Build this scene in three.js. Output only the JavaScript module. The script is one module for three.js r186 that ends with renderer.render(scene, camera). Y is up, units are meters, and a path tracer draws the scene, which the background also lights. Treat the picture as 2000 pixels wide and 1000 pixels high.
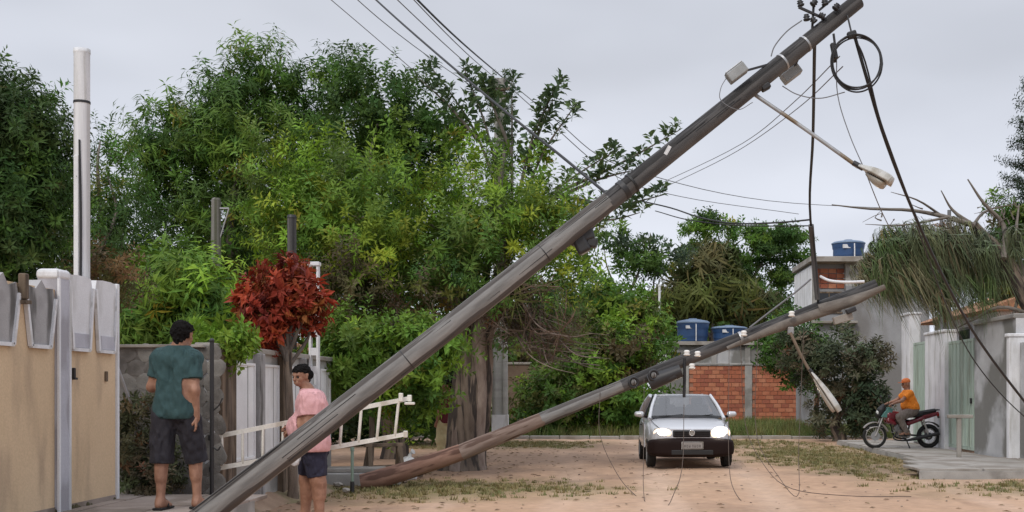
import * as THREE from 'three';
import { mergeGeometries } from 'three/addons/utils/BufferGeometryUtils.js';
import { RoundedBoxGeometry } from 'three/addons/geometries/RoundedBoxGeometry.js';

// ---------- camera, sky, sun, exposure ----------
const scene = new THREE.Scene();
const F = 2200, CX = 1187, CY = 765, EYE = 1.45;            // lens: focal length and optical axis in pixels of a 2000 x 1000 frame
const camera = new THREE.PerspectiveCamera(2 * Math.atan(CY / F) * 180 / Math.PI, CX / CY, 0.1, 900);
camera.setViewOffset(CX * 2, CY * 2, 0, 0, 2000, 1000);      // lens shifted left and up, the camera itself level
camera.position.set(0, EYE, 0);
camera.lookAt(0, EYE, -10);
const renderer = new THREE.WebGLRenderer({ antialias: true });
renderer.toneMapping = THREE.LinearToneMapping;
renderer.toneMappingExposure = 1.0;
renderer.shadowMap.enabled = true;

const rng = (s) => () => { s = (s + 0x6d2b79f5) | 0; let t = Math.imul(s ^ (s >>> 15), 1 | s); t = (t + Math.imul(t ^ (t >>> 7), 61 | t)) ^ t; return ((t ^ (t >>> 14)) >>> 0) / 4294967296; };
const hash = (x, y, z) => { let h = Math.imul(x | 0, 374761393) ^ Math.imul(y | 0, 668265263) ^ Math.imul(z | 0, 1274126177); h = Math.imul(h ^ (h >>> 13), 1274126177); return ((h ^ (h >>> 16)) >>> 0) / 4294967296; };
const sm = (t) => t * t * (3 - 2 * t), lerp = (a, b, t) => a + (b - a) * t, clamp = (x, a = 0, b = 1) => Math.min(b, Math.max(a, x));
function vnoise(x, y, z = 0, px = 0, py = 0) {                // value noise, periodic in x, y where px, py are set
  const xi = Math.floor(x), yi = Math.floor(y), zi = Math.floor(z), u = sm(x - xi), v = sm(y - yi), w = sm(z - zi);
  const X = (i) => (px ? ((i % px) + px) % px : i), Y = (i) => (py ? ((i % py) + py) % py : i);
  const c = (a, b, d) => hash(X(xi + a), Y(yi + b), zi + d);
  return lerp(lerp(lerp(c(0, 0, 0), c(1, 0, 0), u), lerp(c(0, 1, 0), c(1, 1, 0), u), v), lerp(lerp(c(0, 0, 1), c(1, 0, 1), u), lerp(c(0, 1, 1), c(1, 1, 1), u), v), w);
}
const fbm = (x, y, z = 0, o = 4, px = 0, py = 0) => { let s = 0, a = 0.5, n = 0; for (let i = 0; i < o; i++) { s += a * vnoise(x, y, z + i * 17, px, py); n += a; a *= 0.5; x *= 2; y *= 2; px *= 2; py *= 2; if (z) z *= 2; } return s / n; };

{ // overcast sky
  const W = 1024, H = 512, d = new Float32Array(W * H * 4);
  for (let r = 0; r < H; r++) for (let c = 0; c < W; c++) {
    const up = ((r + 0.5) / H - 0.5) * Math.PI, az = ((c + 0.5) / W - 0.5) * 2 * Math.PI, y = Math.sin(up), x = Math.cos(az) * Math.cos(up), z = Math.sin(az) * Math.cos(up);
    const h = clamp(y), k = 1 / (Math.abs(y) + 0.22);
    const n = fbm(x * k * 1.6 + 7, z * k * 1.6 + 3, y * 2 + 1, 5), n2 = fbm(x * 5 + 2, y * 22 + 5, z * 5 + 4, 4);
    let L = lerp(0.98, 0.70, sm(clamp(h / 0.32))) + 0.75 * sm(clamp((h - 0.4) / 0.6));
    L *= 1.02 + (n - 0.5) * 0.40 + (n2 - 0.5) * 0.22;
    const t = clamp((n - 0.35) * 1.6) * 0.5, g = y < 0 ? lerp(1, 0.35, clamp(-y * 6)) : 1, o = (r * W + c) * 4;
    d[o] = L * lerp(0.90, 0.955, t) * g; d[o + 1] = L * lerp(0.945, 0.98, t) * g; d[o + 2] = L * lerp(1.06, 1.05, t) * g; d[o + 3] = 1;
  }
  const sky = new THREE.DataTexture(d, W, H, THREE.RGBAFormat, THREE.FloatType);
  sky.mapping = THREE.EquirectangularReflectionMapping; sky.magFilter = THREE.LinearFilter; sky.needsUpdate = true;
  scene.background = sky; scene.environment = sky;
}
const sun = new THREE.DirectionalLight(new THREE.Color(1, 0.95, 0.86), 1.5);
sun.position.set(-14, 30, 8); sun.target.position.set(0, 0, -22);
sun.castShadow = true; sun.shadow.radius = 28; sun.shadow.mapSize.set(2048, 2048);
Object.assign(sun.shadow.camera, { left: -40, right: 40, top: 40, bottom: -40, near: 1, far: 120 });
scene.add(sun, sun.target);

// ---------- helpers ----------
const V = (x, y, z) => new THREE.Vector3(x, y, z);
const P = (px, py, d) => V((px - CX) * d / F, EYE - (py - CY) * d / F, -d);   // measured photo position + distance -> metres
const used = {};
const numbered = (n) => { used[n] = (used[n] ?? -1) + 1; return used[n] ? n + '_' + String(used[n]).padStart(3, '0') : n; };
function tag(o, label, category, group, kind) { if (label) o.userData.label = label; if (category) o.userData.category = category; if (group) o.userData.group = group; if (kind) o.userData.kind = kind; return o; }
function clean(g) { g = g.index ? g.toNonIndexed() : g.clone(); for (const k of Object.keys(g.attributes)) if (!['position', 'normal', 'uv'].includes(k)) g.deleteAttribute(k); if (!g.attributes.normal) g.computeVertexNormals(); if (!g.attributes.uv) boxUV(g); g.morphAttributes = {}; return g; }
function boxUV(g) {
  const p = g.attributes.position, n = g.attributes.normal, uv = new Float32Array(p.count * 2);
  for (let i = 0; i < p.count; i++) {
    const a = Math.abs(n.getX(i)), b = Math.abs(n.getY(i)), c = Math.abs(n.getZ(i));
    if (a >= b && a >= c) { uv[2 * i] = p.getZ(i); uv[2 * i + 1] = p.getY(i); } else if (b >= c) { uv[2 * i] = p.getX(i); uv[2 * i + 1] = p.getZ(i); } else { uv[2 * i] = p.getX(i); uv[2 * i + 1] = p.getY(i); }
  }
  g.setAttribute('uv', new THREE.BufferAttribute(uv, 2)); return g;
}
function obj(name, geos, mat, parent = scene) {
  geos = Array.isArray(geos) ? geos : [geos];
  const g = geos.length === 1 ? geos[0] : mergeGeometries(geos.map(clean));
  const m = new THREE.Mesh(g, mat); m.name = parent === scene ? numbered(name) : name; m.castShadow = m.receiveShadow = true; parent.add(m); return m;
}
function thing(name, label, category, pos = [0, 0, 0], turn = 0, group) { const o = new THREE.Group(); o.name = numbered(name); scene.add(o); o.position.set(...pos); o.rotation.y = turn; return tag(o, label, category, group); }
const struct = (name, geos, mat) => tag(obj(name, geos, mat), null, null, null, 'structure');
const X = (g, x, y, z, rx = 0, ry = 0, rz = 0) => { if (rx) g.rotateX(rx); if (ry) g.rotateY(ry); if (rz) g.rotateZ(rz); return g.translate(x, y, z); };
const bx = (w, h, d, x = 0, y = 0, z = 0, rx = 0, ry = 0, rz = 0) => boxUV(X(new THREE.BoxGeometry(w, h, d), x, y, z, rx, ry, rz));
const rb = (w, h, d, r, x = 0, y = 0, z = 0, rx = 0, ry = 0, rz = 0) => boxUV(X(new RoundedBoxGeometry(w, h, d, 2, r), x, y, z, rx, ry, rz));
const bb = (x0, x1, y0, y1, z0, z1) => bx(x1 - x0, y1 - y0, z1 - z0, (x0 + x1) / 2, (y0 + y1) / 2, (z0 + z1) / 2);
const sph = (r, x, y, z, sx = 1, sy = 1, sz = 1, n = 12) => X(new THREE.SphereGeometry(r, n, n).scale(sx, sy, sz), x, y, z);
const cyl = (r0, r1, h, x, y, z, n = 16) => X(new THREE.CylinderGeometry(r1, r0, h, n), x, y + h / 2, z);
const lathe = (pts, n = 20) => new THREE.LatheGeometry(pts.map(([a, b]) => new THREE.Vector2(a, b)), n);
function bar(a, b, w, h) { // box beam from a to b
  const d = b.clone().sub(a), g = new THREE.BoxGeometry(w, h, d.length()); boxUV(g);
  return g.applyMatrix4(new THREE.Matrix4().lookAt(b, a, Math.abs(d.y) > 0.98 * d.length() ? V(1, 0, 0) : V(0, 1, 0))).translate(...a.clone().add(b).multiplyScalar(0.5).toArray());
}
// tube with a radius per point; uv in metres; wob adds an uneven surface
function tube(pts, radii, seg = 8, per = 4, wob = 0, seed = 0, cap = true) {
  const cv = new THREE.CatmullRomCurve3(pts), N = Math.max(1, (pts.length - 1) * per), pos = [], nor = [], uv = [], idx = [];
  let nrm = null, len = 0, last = null;
  for (let i = 0; i <= N; i++) {
    const t = i / N, p = cv.getPoint(t), T = cv.getTangent(t).normalize();
    if (!nrm) nrm = Math.abs(T.y) < 0.9 ? V(0, 1, 0) : V(1, 0, 0);
    nrm = nrm.clone().addScaledVector(T, -nrm.dot(T)).normalize();
    const B = T.clone().cross(nrm);
    if (last) len += p.distanceTo(last); last = p;
    const q = t * (radii.length - 1), k = Math.min(radii.length - 2, Math.floor(q)), r = radii.length === 1 ? radii[0] : lerp(radii[k], radii[k + 1], q - k);
    for (let j = 0; j <= seg; j++) {
      const a = j / seg * Math.PI * 2, jj = j % seg, rr = wob ? r * (1 + wob * (vnoise(jj * 0.9 + seed, len * 5 / (1 + 8 * r), seed + 0.5) - 0.5) * 2) : r;
      const n = nrm.clone().multiplyScalar(Math.cos(a)).addScaledVector(B, Math.sin(a));
      pos.push(p.x + n.x * rr, p.y + n.y * rr, p.z + n.z * rr); nor.push(n.x, n.y, n.z); uv.push(j / seg * 2 * Math.PI * radii[0], len);
    }
  }
  for (let i = 0; i < N; i++) for (let j = 0; j < seg; j++) { const a = i * (seg + 1) + j, b = a + seg + 1; idx.push(a, a + 1, b, b, a + 1, b + 1); }
  if (cap) for (const i of [0, N]) {
    const c = pos.length / 3, p = cv.getPoint(i / N), T = cv.getTangent(i / N).multiplyScalar(i ? 1 : -1); const st = i * (seg + 1);
    for (let j = 0; j <= seg; j++) { pos.push(...pos.slice((st + j) * 3, (st + j) * 3 + 3)); nor.push(T.x, T.y, T.z); uv.push(pos[(st + j) * 3] , pos[(st + j) * 3 + 1]); }
    pos.push(p.x, p.y, p.z); nor.push(T.x, T.y, T.z); uv.push(p.x, p.y);
    const m = pos.length / 3 - 1; for (let j = 0; j < seg; j++) i ? idx.push(c + j, c + j + 1, m) : idx.push(c + j + 1, c + j, m);
  }
  const g = new THREE.BufferGeometry(); g.setAttribute('position', new THREE.Float32BufferAttribute(pos, 3)); g.setAttribute('normal', new THREE.Float32BufferAttribute(nor, 3)); g.setAttribute('uv', new THREE.Float32BufferAttribute(uv, 2)); g.setIndex(idx);
  if (wob) g.computeVertexNormals();
  return g;
}
const rod = (a, b, r0, r1 = r0, n = 8) => tube([a, b], [r0, r1], n, 1);
function prism(pts, depth, bevel = 0) { // outline in x,y extruded along +z
  const s = new THREE.Shape(pts.map(([a, b]) => new THREE.Vector2(a, b)));
  return boxUV(new THREE.ExtrudeGeometry(s, { depth, bevelEnabled: bevel > 0, bevelSize: bevel, bevelThickness: bevel, bevelSegments: 2, curveSegments: 8 }));
}
// closed loft through rings of equal length
function loft(rings, caps = true) {
  const n = rings[0].length, pos = [], idx = [];
  for (const r of rings) for (const p of r) pos.push(p.x, p.y, p.z);
  for (let i = 0; i < rings.length - 1; i++) for (let j = 0; j < n; j++) { const a = i * n + j, b = i * n + (j + 1) % n; idx.push(a, b, a + n, a + n, b, b + n); }
  if (caps) for (const i of [0, rings.length - 1]) { const c = V(0, 0, 0); rings[i].forEach((p) => c.add(p)); c.multiplyScalar(1 / n); pos.push(c.x, c.y, c.z); const m = pos.length / 3 - 1; for (let j = 0; j < n; j++) i ? idx.push(i * n + j, i * n + (j + 1) % n, m) : idx.push((j + 1) % n, j, m); }
  const g = new THREE.BufferGeometry(); g.setAttribute('position', new THREE.Float32BufferAttribute(pos, 3)); g.setIndex(idx); g.computeVertexNormals(); return boxUV(g);
}
// surface of a distance field
function snet(f, mn, mx, c) {
  const nx = Math.ceil((mx[0] - mn[0]) / c) + 1, ny = Math.ceil((mx[1] - mn[1]) / c) + 1, nz = Math.ceil((mx[2] - mn[2]) / c) + 1, val = new Float32Array(nx * ny * nz), id = new Int32Array(nx * ny * nz).fill(-1), pos = [], idx = [], S = [1, nx, nx * ny];
  for (let k = 0, o = 0; k < nz; k++) for (let j = 0; j < ny; j++) for (let i = 0; i < nx; i++, o++) val[o] = f(mn[0] + i * c, mn[1] + j * c, mn[2] + k * c);
  for (let k = 0; k < nz - 1; k++) for (let j = 0; j < ny - 1; j++) for (let i = 0; i < nx - 1; i++) {
    const o = i + j * nx + k * nx * ny; let m = 0;
    for (let q = 0; q < 8; q++) if (val[o + (q & 1) + (q >> 1 & 1) * nx + (q >> 2) * nx * ny] < 0) m |= 1 << q;
    if (m === 0 || m === 255) continue;
    let x = 0, y = 0, z = 0, n = 0;
    for (let q = 0; q < 8; q++) for (let a = 0; a < 3; a++) if (!(q >> a & 1)) {
      const r = q | 1 << a; if ((m >> q & 1) === (m >> r & 1)) continue;
      const v0 = val[o + (q & 1) + (q >> 1 & 1) * nx + (q >> 2) * nx * ny], v1 = val[o + (r & 1) + (r >> 1 & 1) * nx + (r >> 2) * nx * ny], t = v0 / (v0 - v1);
      x += (q & 1) + (a === 0 ? t : 0); y += (q >> 1 & 1) + (a === 1 ? t : 0); z += (q >> 2) + (a === 2 ? t : 0); n++;
    }
    id[o] = pos.length / 3; pos.push(mn[0] + (i + x / n) * c, mn[1] + (j + y / n) * c, mn[2] + (k + z / n) * c);
  }
  for (let k = 1; k < nz - 1; k++) for (let j = 1; j < ny - 1; j++) for (let i = 1; i < nx - 1; i++) {
    const o = i + j * nx + k * nx * ny, s = val[o] < 0;
    for (let a = 0; a < 3; a++) {
      if (s === val[o + S[a]] < 0) continue;
      const b = S[(a + 1) % 3], d = S[(a + 2) % 3], A = id[o], B = id[o - b], C = id[o - b - d], D = id[o - d];
      if (A < 0 || B < 0 || C < 0 || D < 0) continue;
      s ? idx.push(A, B, C, A, C, D) : idx.push(A, C, B, A, D, C);
    }
  }
  const nor = [], e = c * 0.5;
  for (let i = 0; i < pos.length; i += 3) { const [x, y, z] = pos.slice(i, i + 3); const g = V(f(x + e, y, z) - f(x - e, y, z), f(x, y + e, z) - f(x, y - e, z), f(x, y, z + e) - f(x, y, z - e)).normalize(); nor.push(g.x, g.y, g.z); }
  const g = new THREE.BufferGeometry(); g.setAttribute('position', new THREE.Float32BufferAttribute(pos, 3)); g.setAttribute('normal', new THREE.Float32BufferAttribute(nor, 3)); g.setIndex(idx); return boxUV(g);
}

// ---------- materials ----------
const enc = (x) => 255 * (x <= 0.0031308 ? 12.92 * x : 1.055 * Math.pow(clamp(x), 1 / 2.4) - 0.055);
function tex(w, h, fn, srgb = true) {
  const d = new Uint8Array(w * h * 4);
  for (let y = 0, o = 0; y < h; y++) for (let x = 0; x < w; x++, o += 4) { const c = fn(x / w, y / h); for (let k = 0; k < 3; k++) d[o + k] = srgb ? enc(c[k]) : 255 * clamp(c[k]); d[o + 3] = 255; }
  const t = new THREE.DataTexture(d, w, h, THREE.RGBAFormat); t.wrapS = t.wrapT = THREE.RepeatWrapping; t.magFilter = THREE.LinearFilter; t.minFilter = THREE.LinearMipmapLinearFilter; t.generateMipmaps = true; if (srgb) t.colorSpace = THREE.SRGBColorSpace; t.needsUpdate = true; return t;
}
const mix3 = (a, b, t) => [lerp(a[0], b[0], t), lerp(a[1], b[1], t), lerp(a[2], b[2], t)];
// mottled surface: c1..c2 over noise of fx, fy cells per tile; c3 blotches; tile = metres per repeat
const bumps = {};
function mottle(c1, c2, { fx = 6, fy = 6, c3, f3x = 3, f3y = 3, lo = 0.52, hi = 0.7, amt = 1, tile = 2, bump = 0.004, rough = 0.9, size = 256, seed = 0, ...rest } = {}) {
  const A = (u, v) => fbm(u * fx + 0.5, v * fy, 3.3 + seed, 5, fx, fy), B = (u, v) => fbm(u * f3x, v * f3y, 9.1 + seed, 5, f3x, f3y), fine = (u, v) => hash(u * size | 0, v * size | 0, 5);
  const m = tex(size, size, (u, v) => { let c = mix3(c1, c2, clamp((A(u, v) - 0.3) * 2.5)); if (c3) c = mix3(c, c3, amt * sm(clamp((B(u, v) - lo) / (hi - lo)))); const k = 0.93 + 0.14 * fine(u, v); return [c[0] * k, c[1] * k, c[2] * k]; });
  const key = [fx, fy, size, tile].join(), b = bumps[key] ??= tex(size, size, (u, v) => { const x = A(u, v) * 0.8 + 0.2 * fine(u, v); return [x, x, x]; }, false);
  m.repeat.set(1 / tile, 1 / tile); b.repeat.copy(m.repeat);
  return new THREE.MeshStandardMaterial({ map: m, bumpMap: b, bumpScale: bump, roughness: rough, ...rest });
}
const plain = (r, g, b, rough = 0.7, o = {}) => new THREE.MeshPhysicalMaterial({ color: new THREE.Color().setRGB(r, g, b), roughness: rough, ...o });
const M = {
  beige: mottle([0.60, 0.445, 0.285], [0.66, 0.495, 0.325], { fx: 5, fy: 4, c3: [0.42, 0.31, 0.21], f3x: 11, f3y: 3, lo: 0.52, hi: 0.8, amt: 0.8, bump: 0.003, tile: 2.4 }),
  whitePaint: mottle([0.66, 0.66, 0.68], [0.76, 0.76, 0.78], { c3: [0.40, 0.385, 0.36], f3x: 12, f3y: 2, lo: 0.54, hi: 0.74, amt: 0.6, tile: 1.5 }),
  panelWhite: mottle([0.70, 0.70, 0.71], [0.79, 0.79, 0.80], { c3: [0.6, 0.59, 0.57], f3x: 6, f3y: 2, amt: 0.5, tile: 1.5 }),
  lilac: mottle([0.42, 0.42, 0.47], [0.50, 0.50, 0.55], { c3: [0.34, 0.33, 0.36], f3x: 8, f3y: 3, tile: 1.5 }),
  oldPanel: mottle([0.30, 0.29, 0.29], [0.42, 0.41, 0.41], { c3: [0.11, 0.105, 0.10], f3x: 7, f3y: 2, lo: 0.45, hi: 0.7, tile: 1.1, bump: 0.01 }),
  concrete: mottle([0.30, 0.29, 0.275], [0.40, 0.385, 0.365], { c3: [0.2, 0.19, 0.175], f3x: 4, f3y: 4, amt: 0.8, tile: 2, bump: 0.006 }),
  concretePole: mottle([0.33, 0.32, 0.30], [0.44, 0.43, 0.40], { fx: 4, fy: 12, c3: [0.2, 0.19, 0.17], f3x: 6, f3y: 2, tile: 1.5 }),
  stucco: mottle([0.44, 0.44, 0.45], [0.56, 0.56, 0.57], { c3: [0.17, 0.165, 0.15], f3x: 3, f3y: 3, lo: 0.45, hi: 0.62, amt: 0.9, tile: 2.6, bump: 0.008 }),
  grayHouse: mottle([0.26, 0.26, 0.27], [0.33, 0.33, 0.34], { c3: [0.2, 0.19, 0.185], f3x: 3, f3y: 2, tile: 4 }),
  stone: mottle([0.11, 0.10, 0.09], [0.2, 0.185, 0.17], { fx: 9, fy: 9, c3: [0.09, 0.09, 0.06], f3x: 5, f3y: 5, tile: 1.2, bump: 0.02 }),
  stoneLight: mottle([0.17, 0.16, 0.145], [0.26, 0.245, 0.225], { fx: 9, fy: 9, c3: [0.10, 0.10, 0.07], f3x: 5, f3y: 5, tile: 1.2, bump: 0.02 }),
  paving: mottle([0.27, 0.22, 0.19], [0.36, 0.30, 0.26], { c3: [0.2, 0.16, 0.13], tile: 1.6, bump: 0.006 }),
  slab: mottle([0.29, 0.265, 0.235], [0.38, 0.35, 0.32], { c3: [0.24, 0.21, 0.18], tile: 1.8, bump: 0.006 }),
  brick: [0, 1, 2, 3].map((i) => mottle([[0.36, 0.115, 0.06], [0.42, 0.14, 0.075], [0.31, 0.10, 0.06], [0.45, 0.17, 0.09]][i], [[0.45, 0.15, 0.08], [0.5, 0.19, 0.105], [0.38, 0.125, 0.075], [0.52, 0.22, 0.13]][i], { tile: 0.8, size: 64, bump: 0.006, seed: i })),
  mortar: mottle([0.30, 0.15, 0.10], [0.37, 0.20, 0.14], { tile: 1.5 }),
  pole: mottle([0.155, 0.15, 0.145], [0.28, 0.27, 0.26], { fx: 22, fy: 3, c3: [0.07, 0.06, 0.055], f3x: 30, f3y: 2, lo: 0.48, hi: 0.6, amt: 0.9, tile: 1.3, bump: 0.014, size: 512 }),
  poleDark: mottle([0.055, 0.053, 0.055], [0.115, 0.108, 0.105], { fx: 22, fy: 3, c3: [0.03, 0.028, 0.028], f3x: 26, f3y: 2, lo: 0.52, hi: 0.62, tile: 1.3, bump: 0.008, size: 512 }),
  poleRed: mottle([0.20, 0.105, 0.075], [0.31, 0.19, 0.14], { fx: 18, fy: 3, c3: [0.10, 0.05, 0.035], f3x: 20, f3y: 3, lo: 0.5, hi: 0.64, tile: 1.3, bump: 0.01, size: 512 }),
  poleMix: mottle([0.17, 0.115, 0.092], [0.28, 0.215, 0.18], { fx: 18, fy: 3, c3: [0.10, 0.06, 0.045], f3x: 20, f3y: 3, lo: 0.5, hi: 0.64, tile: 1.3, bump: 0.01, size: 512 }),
  bark: mottle([0.115, 0.085, 0.065], [0.225, 0.175, 0.135], { fx: 14, fy: 4, c3: [0.045, 0.035, 0.03], f3x: 12, f3y: 3, lo: 0.48, hi: 0.62, tile: 1.2, bump: 0.03 }),
  branch: mottle([0.12, 0.10, 0.085], [0.2, 0.175, 0.15], { fx: 10, fy: 4, tile: 0.8, bump: 0.01, size: 128 }),
  deadwood: mottle([0.19, 0.14, 0.115], [0.30, 0.24, 0.2], { fx: 10, fy: 4, tile: 0.8, bump: 0.01, size: 128 }),
  wood: mottle([0.13, 0.095, 0.065], [0.22, 0.16, 0.115], { fx: 16, fy: 3, c3: [0.07, 0.05, 0.035], f3x: 12, f3y: 2, tile: 1, bump: 0.005 }),
  dirtyMetal: mottle([0.30, 0.30, 0.31], [0.42, 0.42, 0.42], { c3: [0.2, 0.15, 0.1], tile: 0.7, size: 128, metalness: 0.5, rough: 0.55, bump: 0.001 }),
  cable: plain(0.018, 0.018, 0.02, 0.6), cableGray: plain(0.16, 0.16, 0.17, 0.7), cableBrown: plain(0.085, 0.06, 0.045, 0.75),
  steel: plain(0.42, 0.42, 0.43, 0.42, { metalness: 0.7 }), darkSteel: plain(0.035, 0.034, 0.036, 0.5, { metalness: 0.3 }),
  porcelain: plain(0.75, 0.72, 0.68, 0.2), black: plain(0.012, 0.012, 0.013, 0.55), rubber: plain(0.014, 0.014, 0.014, 0.85),
  boxGray: mottle([0.27, 0.28, 0.285], [0.34, 0.35, 0.355], { tile: 0.4, size: 64, bump: 0.001, rough: 0.6 }),
  lampGray: mottle([0.42, 0.41, 0.38], [0.52, 0.50, 0.47], { tile: 0.5, size: 64, bump: 0.001, rough: 0.5, c3: [0.3, 0.27, 0.22] }),
  alu: mottle([0.70, 0.68, 0.62], [0.80, 0.78, 0.72], { tile: 0.6, size: 64, bump: 0.001, rough: 0.45, c3: [0.45, 0.41, 0.33], amt: 0.7 }),
  green: mottle([0.36, 0.45, 0.38], [0.45, 0.53, 0.46], { fx: 5, fy: 3, c3: [0.22, 0.24, 0.19], f3x: 8, f3y: 2, amt: 0.7, tile: 1.4, rough: 0.6 }),
  greenPipe: plain(0.2, 0.27, 0.22, 0.6),
  tank: mottle([0.022, 0.06, 0.155], [0.03, 0.08, 0.20], { tile: 1.2, size: 128, bump: 0.001, rough: 0.5 }), tankLid: plain(0.15, 0.21, 0.31, 0.55),
  glass: new THREE.MeshPhysicalMaterial({ color: new THREE.Color().setRGB(0.45, 0.47, 0.5), transmission: 1, thickness: 0, roughness: 0.03 }),
  window: plain(0.012, 0.013, 0.016, 0.12),
  roofTile: mottle([0.40, 0.19, 0.10], [0.52, 0.28, 0.16], { c3: [0.25, 0.12, 0.07], tile: 1 }),
  orangeWall: mottle([0.52, 0.27, 0.13], [0.6, 0.34, 0.18], { tile: 2 }),
};
const leafMat = new THREE.MeshPhysicalMaterial({ color: 0xffffff, roughness: 0.75, specularIntensity: 0.4, transmission: 0.35, thickness: 0, side: THREE.DoubleSide });
const dryMat = new THREE.MeshPhysicalMaterial({ color: 0xffffff, roughness: 0.9, transmission: 0.2, thickness: 0, side: THREE.DoubleSide });
// ---------- ground, road, verges ----------
const soft = (x, z, [cx, cz, rx, rz], n) => clamp(1.35 - Math.hypot((x - cx) / rx, (z - cz) / rz) + (n - 0.5) * 1.5);
const GRASS = [[-2.4, -16.6, 2.5, 1.9], [5.0, -25.0, 2.1, 6.5], [6.8, -16.6, 2.4, 1.5], [-3.2, -31, 3.0, 2.4], [3.4, -31.5, 2.2, 2.2], [-6, -14, 1.4, 3], [8, -20.4, 3.4, 1.0]];
const SOIL = [[-2.6, -24.5, 3.6, 6.5], [-0.8, -29, 3, 3], [-4.4, -16, 1.6, 4], [6, -21.3, 2.4, 2.2]];
const gmask = (x, z) => { const n = fbm(x * 0.9 + 40, z * 0.9 + 90, 2.5, 4); let m = 0; for (const g of GRASS) m = Math.max(m, soft(x, z, g, n)); if (z < -34.9) m = Math.max(m, clamp(0.75 + (n - 0.5) * 2)); return m; };
const RX = [-17, 21], RZ = [-62, -2];
const roadMap = tex(2048, 2048, (u, v) => {
  const x = lerp(RX[0], RX[1], u), z = lerp(RZ[0], RZ[1], v);
  const big = fbm(x * 0.35 + 11, z * 0.22 + 5, 1.5, 4), mid = fbm(x * 1.7 + 3, z * 1.1, 4.5, 4), fine = fbm(x * 9, z * 7, 6.5, 3), lanes = fbm(x * 1.3 + 2, z * 0.06 + 8, 8.5, 3);
  let c = mix3([0.42, 0.26, 0.165], [0.52, 0.335, 0.22], clamp((big - 0.3) * 2.2));
  c = mix3(c, [0.33, 0.205, 0.135], 0.6 * sm(clamp((mid - 0.5) * 4)));
  const trk = Math.exp(-(((x - 0.75 - 0.25 * Math.sin(z * 0.2)) / 0.3) ** 2)) + Math.exp(-(((x - 2.25 - 0.25 * Math.sin(z * 0.2)) / 0.3) ** 2)) + 0.7 * Math.exp(-(((x + 0.6 + 0.5 * Math.sin(z * 0.16)) / 0.35) ** 2)); c = mix3(c, [0.60, 0.43, 0.32], 0.5 * clamp(trk) * (0.4 + mid));
  c = mix3(c, [0.56, 0.385, 0.28], 0.55 * sm(clamp((lanes - 0.5) * 5)));
  let s = 0; for (const g of SOIL) s = Math.max(s, soft(x, z, g, mid));
  c = mix3(c, mix3([0.17, 0.10, 0.062], [0.28, 0.18, 0.12], clamp((mid - 0.25) * 2)), s * 0.8);
  const g = gmask(x, z); c = mix3(c, mix3([0.20, 0.15, 0.07], [0.15, 0.14, 0.05], fine), g * 0.75);
  const k = 0.8 + 0.4 * fine; return [c[0] * k, c[1] * k, c[2] * k];
});
const roadBump = tex(512, 512, (u, v) => { const x = fbm(u * 24, v * 24, 1.2, 5, 24, 24); return [x, x, x]; }, false);
roadBump.repeat.set(12, 18);
const roadMat = new THREE.MeshStandardMaterial({ map: roadMap, bumpMap: roadBump, bumpScale: 0.03, roughness: 0.95 });
struct('ground', X(new THREE.PlaneGeometry(1400, 1400), 0, -0.04, -200, -Math.PI / 2), mottle([0.15, 0.13, 0.06], [0.24, 0.19, 0.1], { tile: 6 }));
const rut = (x, z, c, w) => Math.exp(-(((x - c) / w) ** 2));
const hAt = (x, z) => -0.028 * (rut(x, z, 0.75 + 0.25 * Math.sin(z * 0.2), 0.2) + rut(x, z, 2.25 + 0.25 * Math.sin(z * 0.2), 0.2)) * (0.5 + fbm(x * 1.5, z * 0.7, 9.5, 2)) - 0.018 * rut(x, z, -0.6 - 0.5 * Math.sin(z * 0.16), 0.22) + 0.05 * (fbm(x * 0.5 + 9, z * 0.5 + 2, 3.5, 4) - 0.5) + 0.02 * (fbm(x * 3.1, z * 2.3, 5.5, 2) - 0.5) * clamp((-z - 6) / 4);
{
  const g = new THREE.PlaneGeometry(RX[1] - RX[0], RZ[1] - RZ[0], 190, 300), p = g.attributes.position, uv = g.attributes.uv;
  g.rotateX(-Math.PI / 2); g.translate((RX[0] + RX[1]) / 2, 0, (RZ[0] + RZ[1]) / 2);
  for (let i = 0; i < p.count; i++) { const x = p.getX(i), z = p.getZ(i); p.setY(i, hAt(x, z)); uv.setXY(i, (x - RX[0]) / (RX[1] - RX[0]), (z - RZ[0]) / (RZ[1] - RZ[0])); }
  g.computeVertexNormals(); struct('dirt_road', g, roadMat);
}
const UPV = V(0, 1, 0);
function instanced(name, geo, mat, list, parent) { // list of [matrix, color]
  const m = new THREE.InstancedMesh(geo, mat, list.length); m.name = parent ? name : numbered(name);
  list.forEach(([a, c], i) => { m.setMatrixAt(i, a); if (c) m.setColorAt(i, c); });
  m.castShadow = m.receiveShadow = true; (parent ?? scene).add(m); return m;
}
function blades(n, h, seed, lean = 0.4) {
  const R = rng(seed), pos = [];
  for (let i = 0; i < n; i++) { const a = R() * 6.28, r = R() * 0.09, w = 0.006 + R() * 0.006, H = h * (0.5 + R() * 0.7), l = lean * R() * H, x = Math.cos(a) * r, z = Math.sin(a) * r, b = R() * 6.28, cx = Math.cos(b), sx = Math.sin(b); pos.push(x - w * sx, 0, z + w * cx, x + w * sx, 0, z - w * cx, x + cx * l, H, z + sx * l); }
  const g = new THREE.BufferGeometry(); g.setAttribute('position', new THREE.Float32BufferAttribute(pos, 3)); g.computeVertexNormals(); return g;
}
const col = (r, g, b) => new THREE.Color().setRGB(r, g, b);
const mat4 = (p, dir, roll, s) => { const q = new THREE.Quaternion().setFromUnitVectors(V(0, 1, 0), dir).multiply(new THREE.Quaternion().setFromAxisAngle(V(0, 1, 0), roll)); return new THREE.Matrix4().compose(p, q, V(s, s, s)); };
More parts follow.
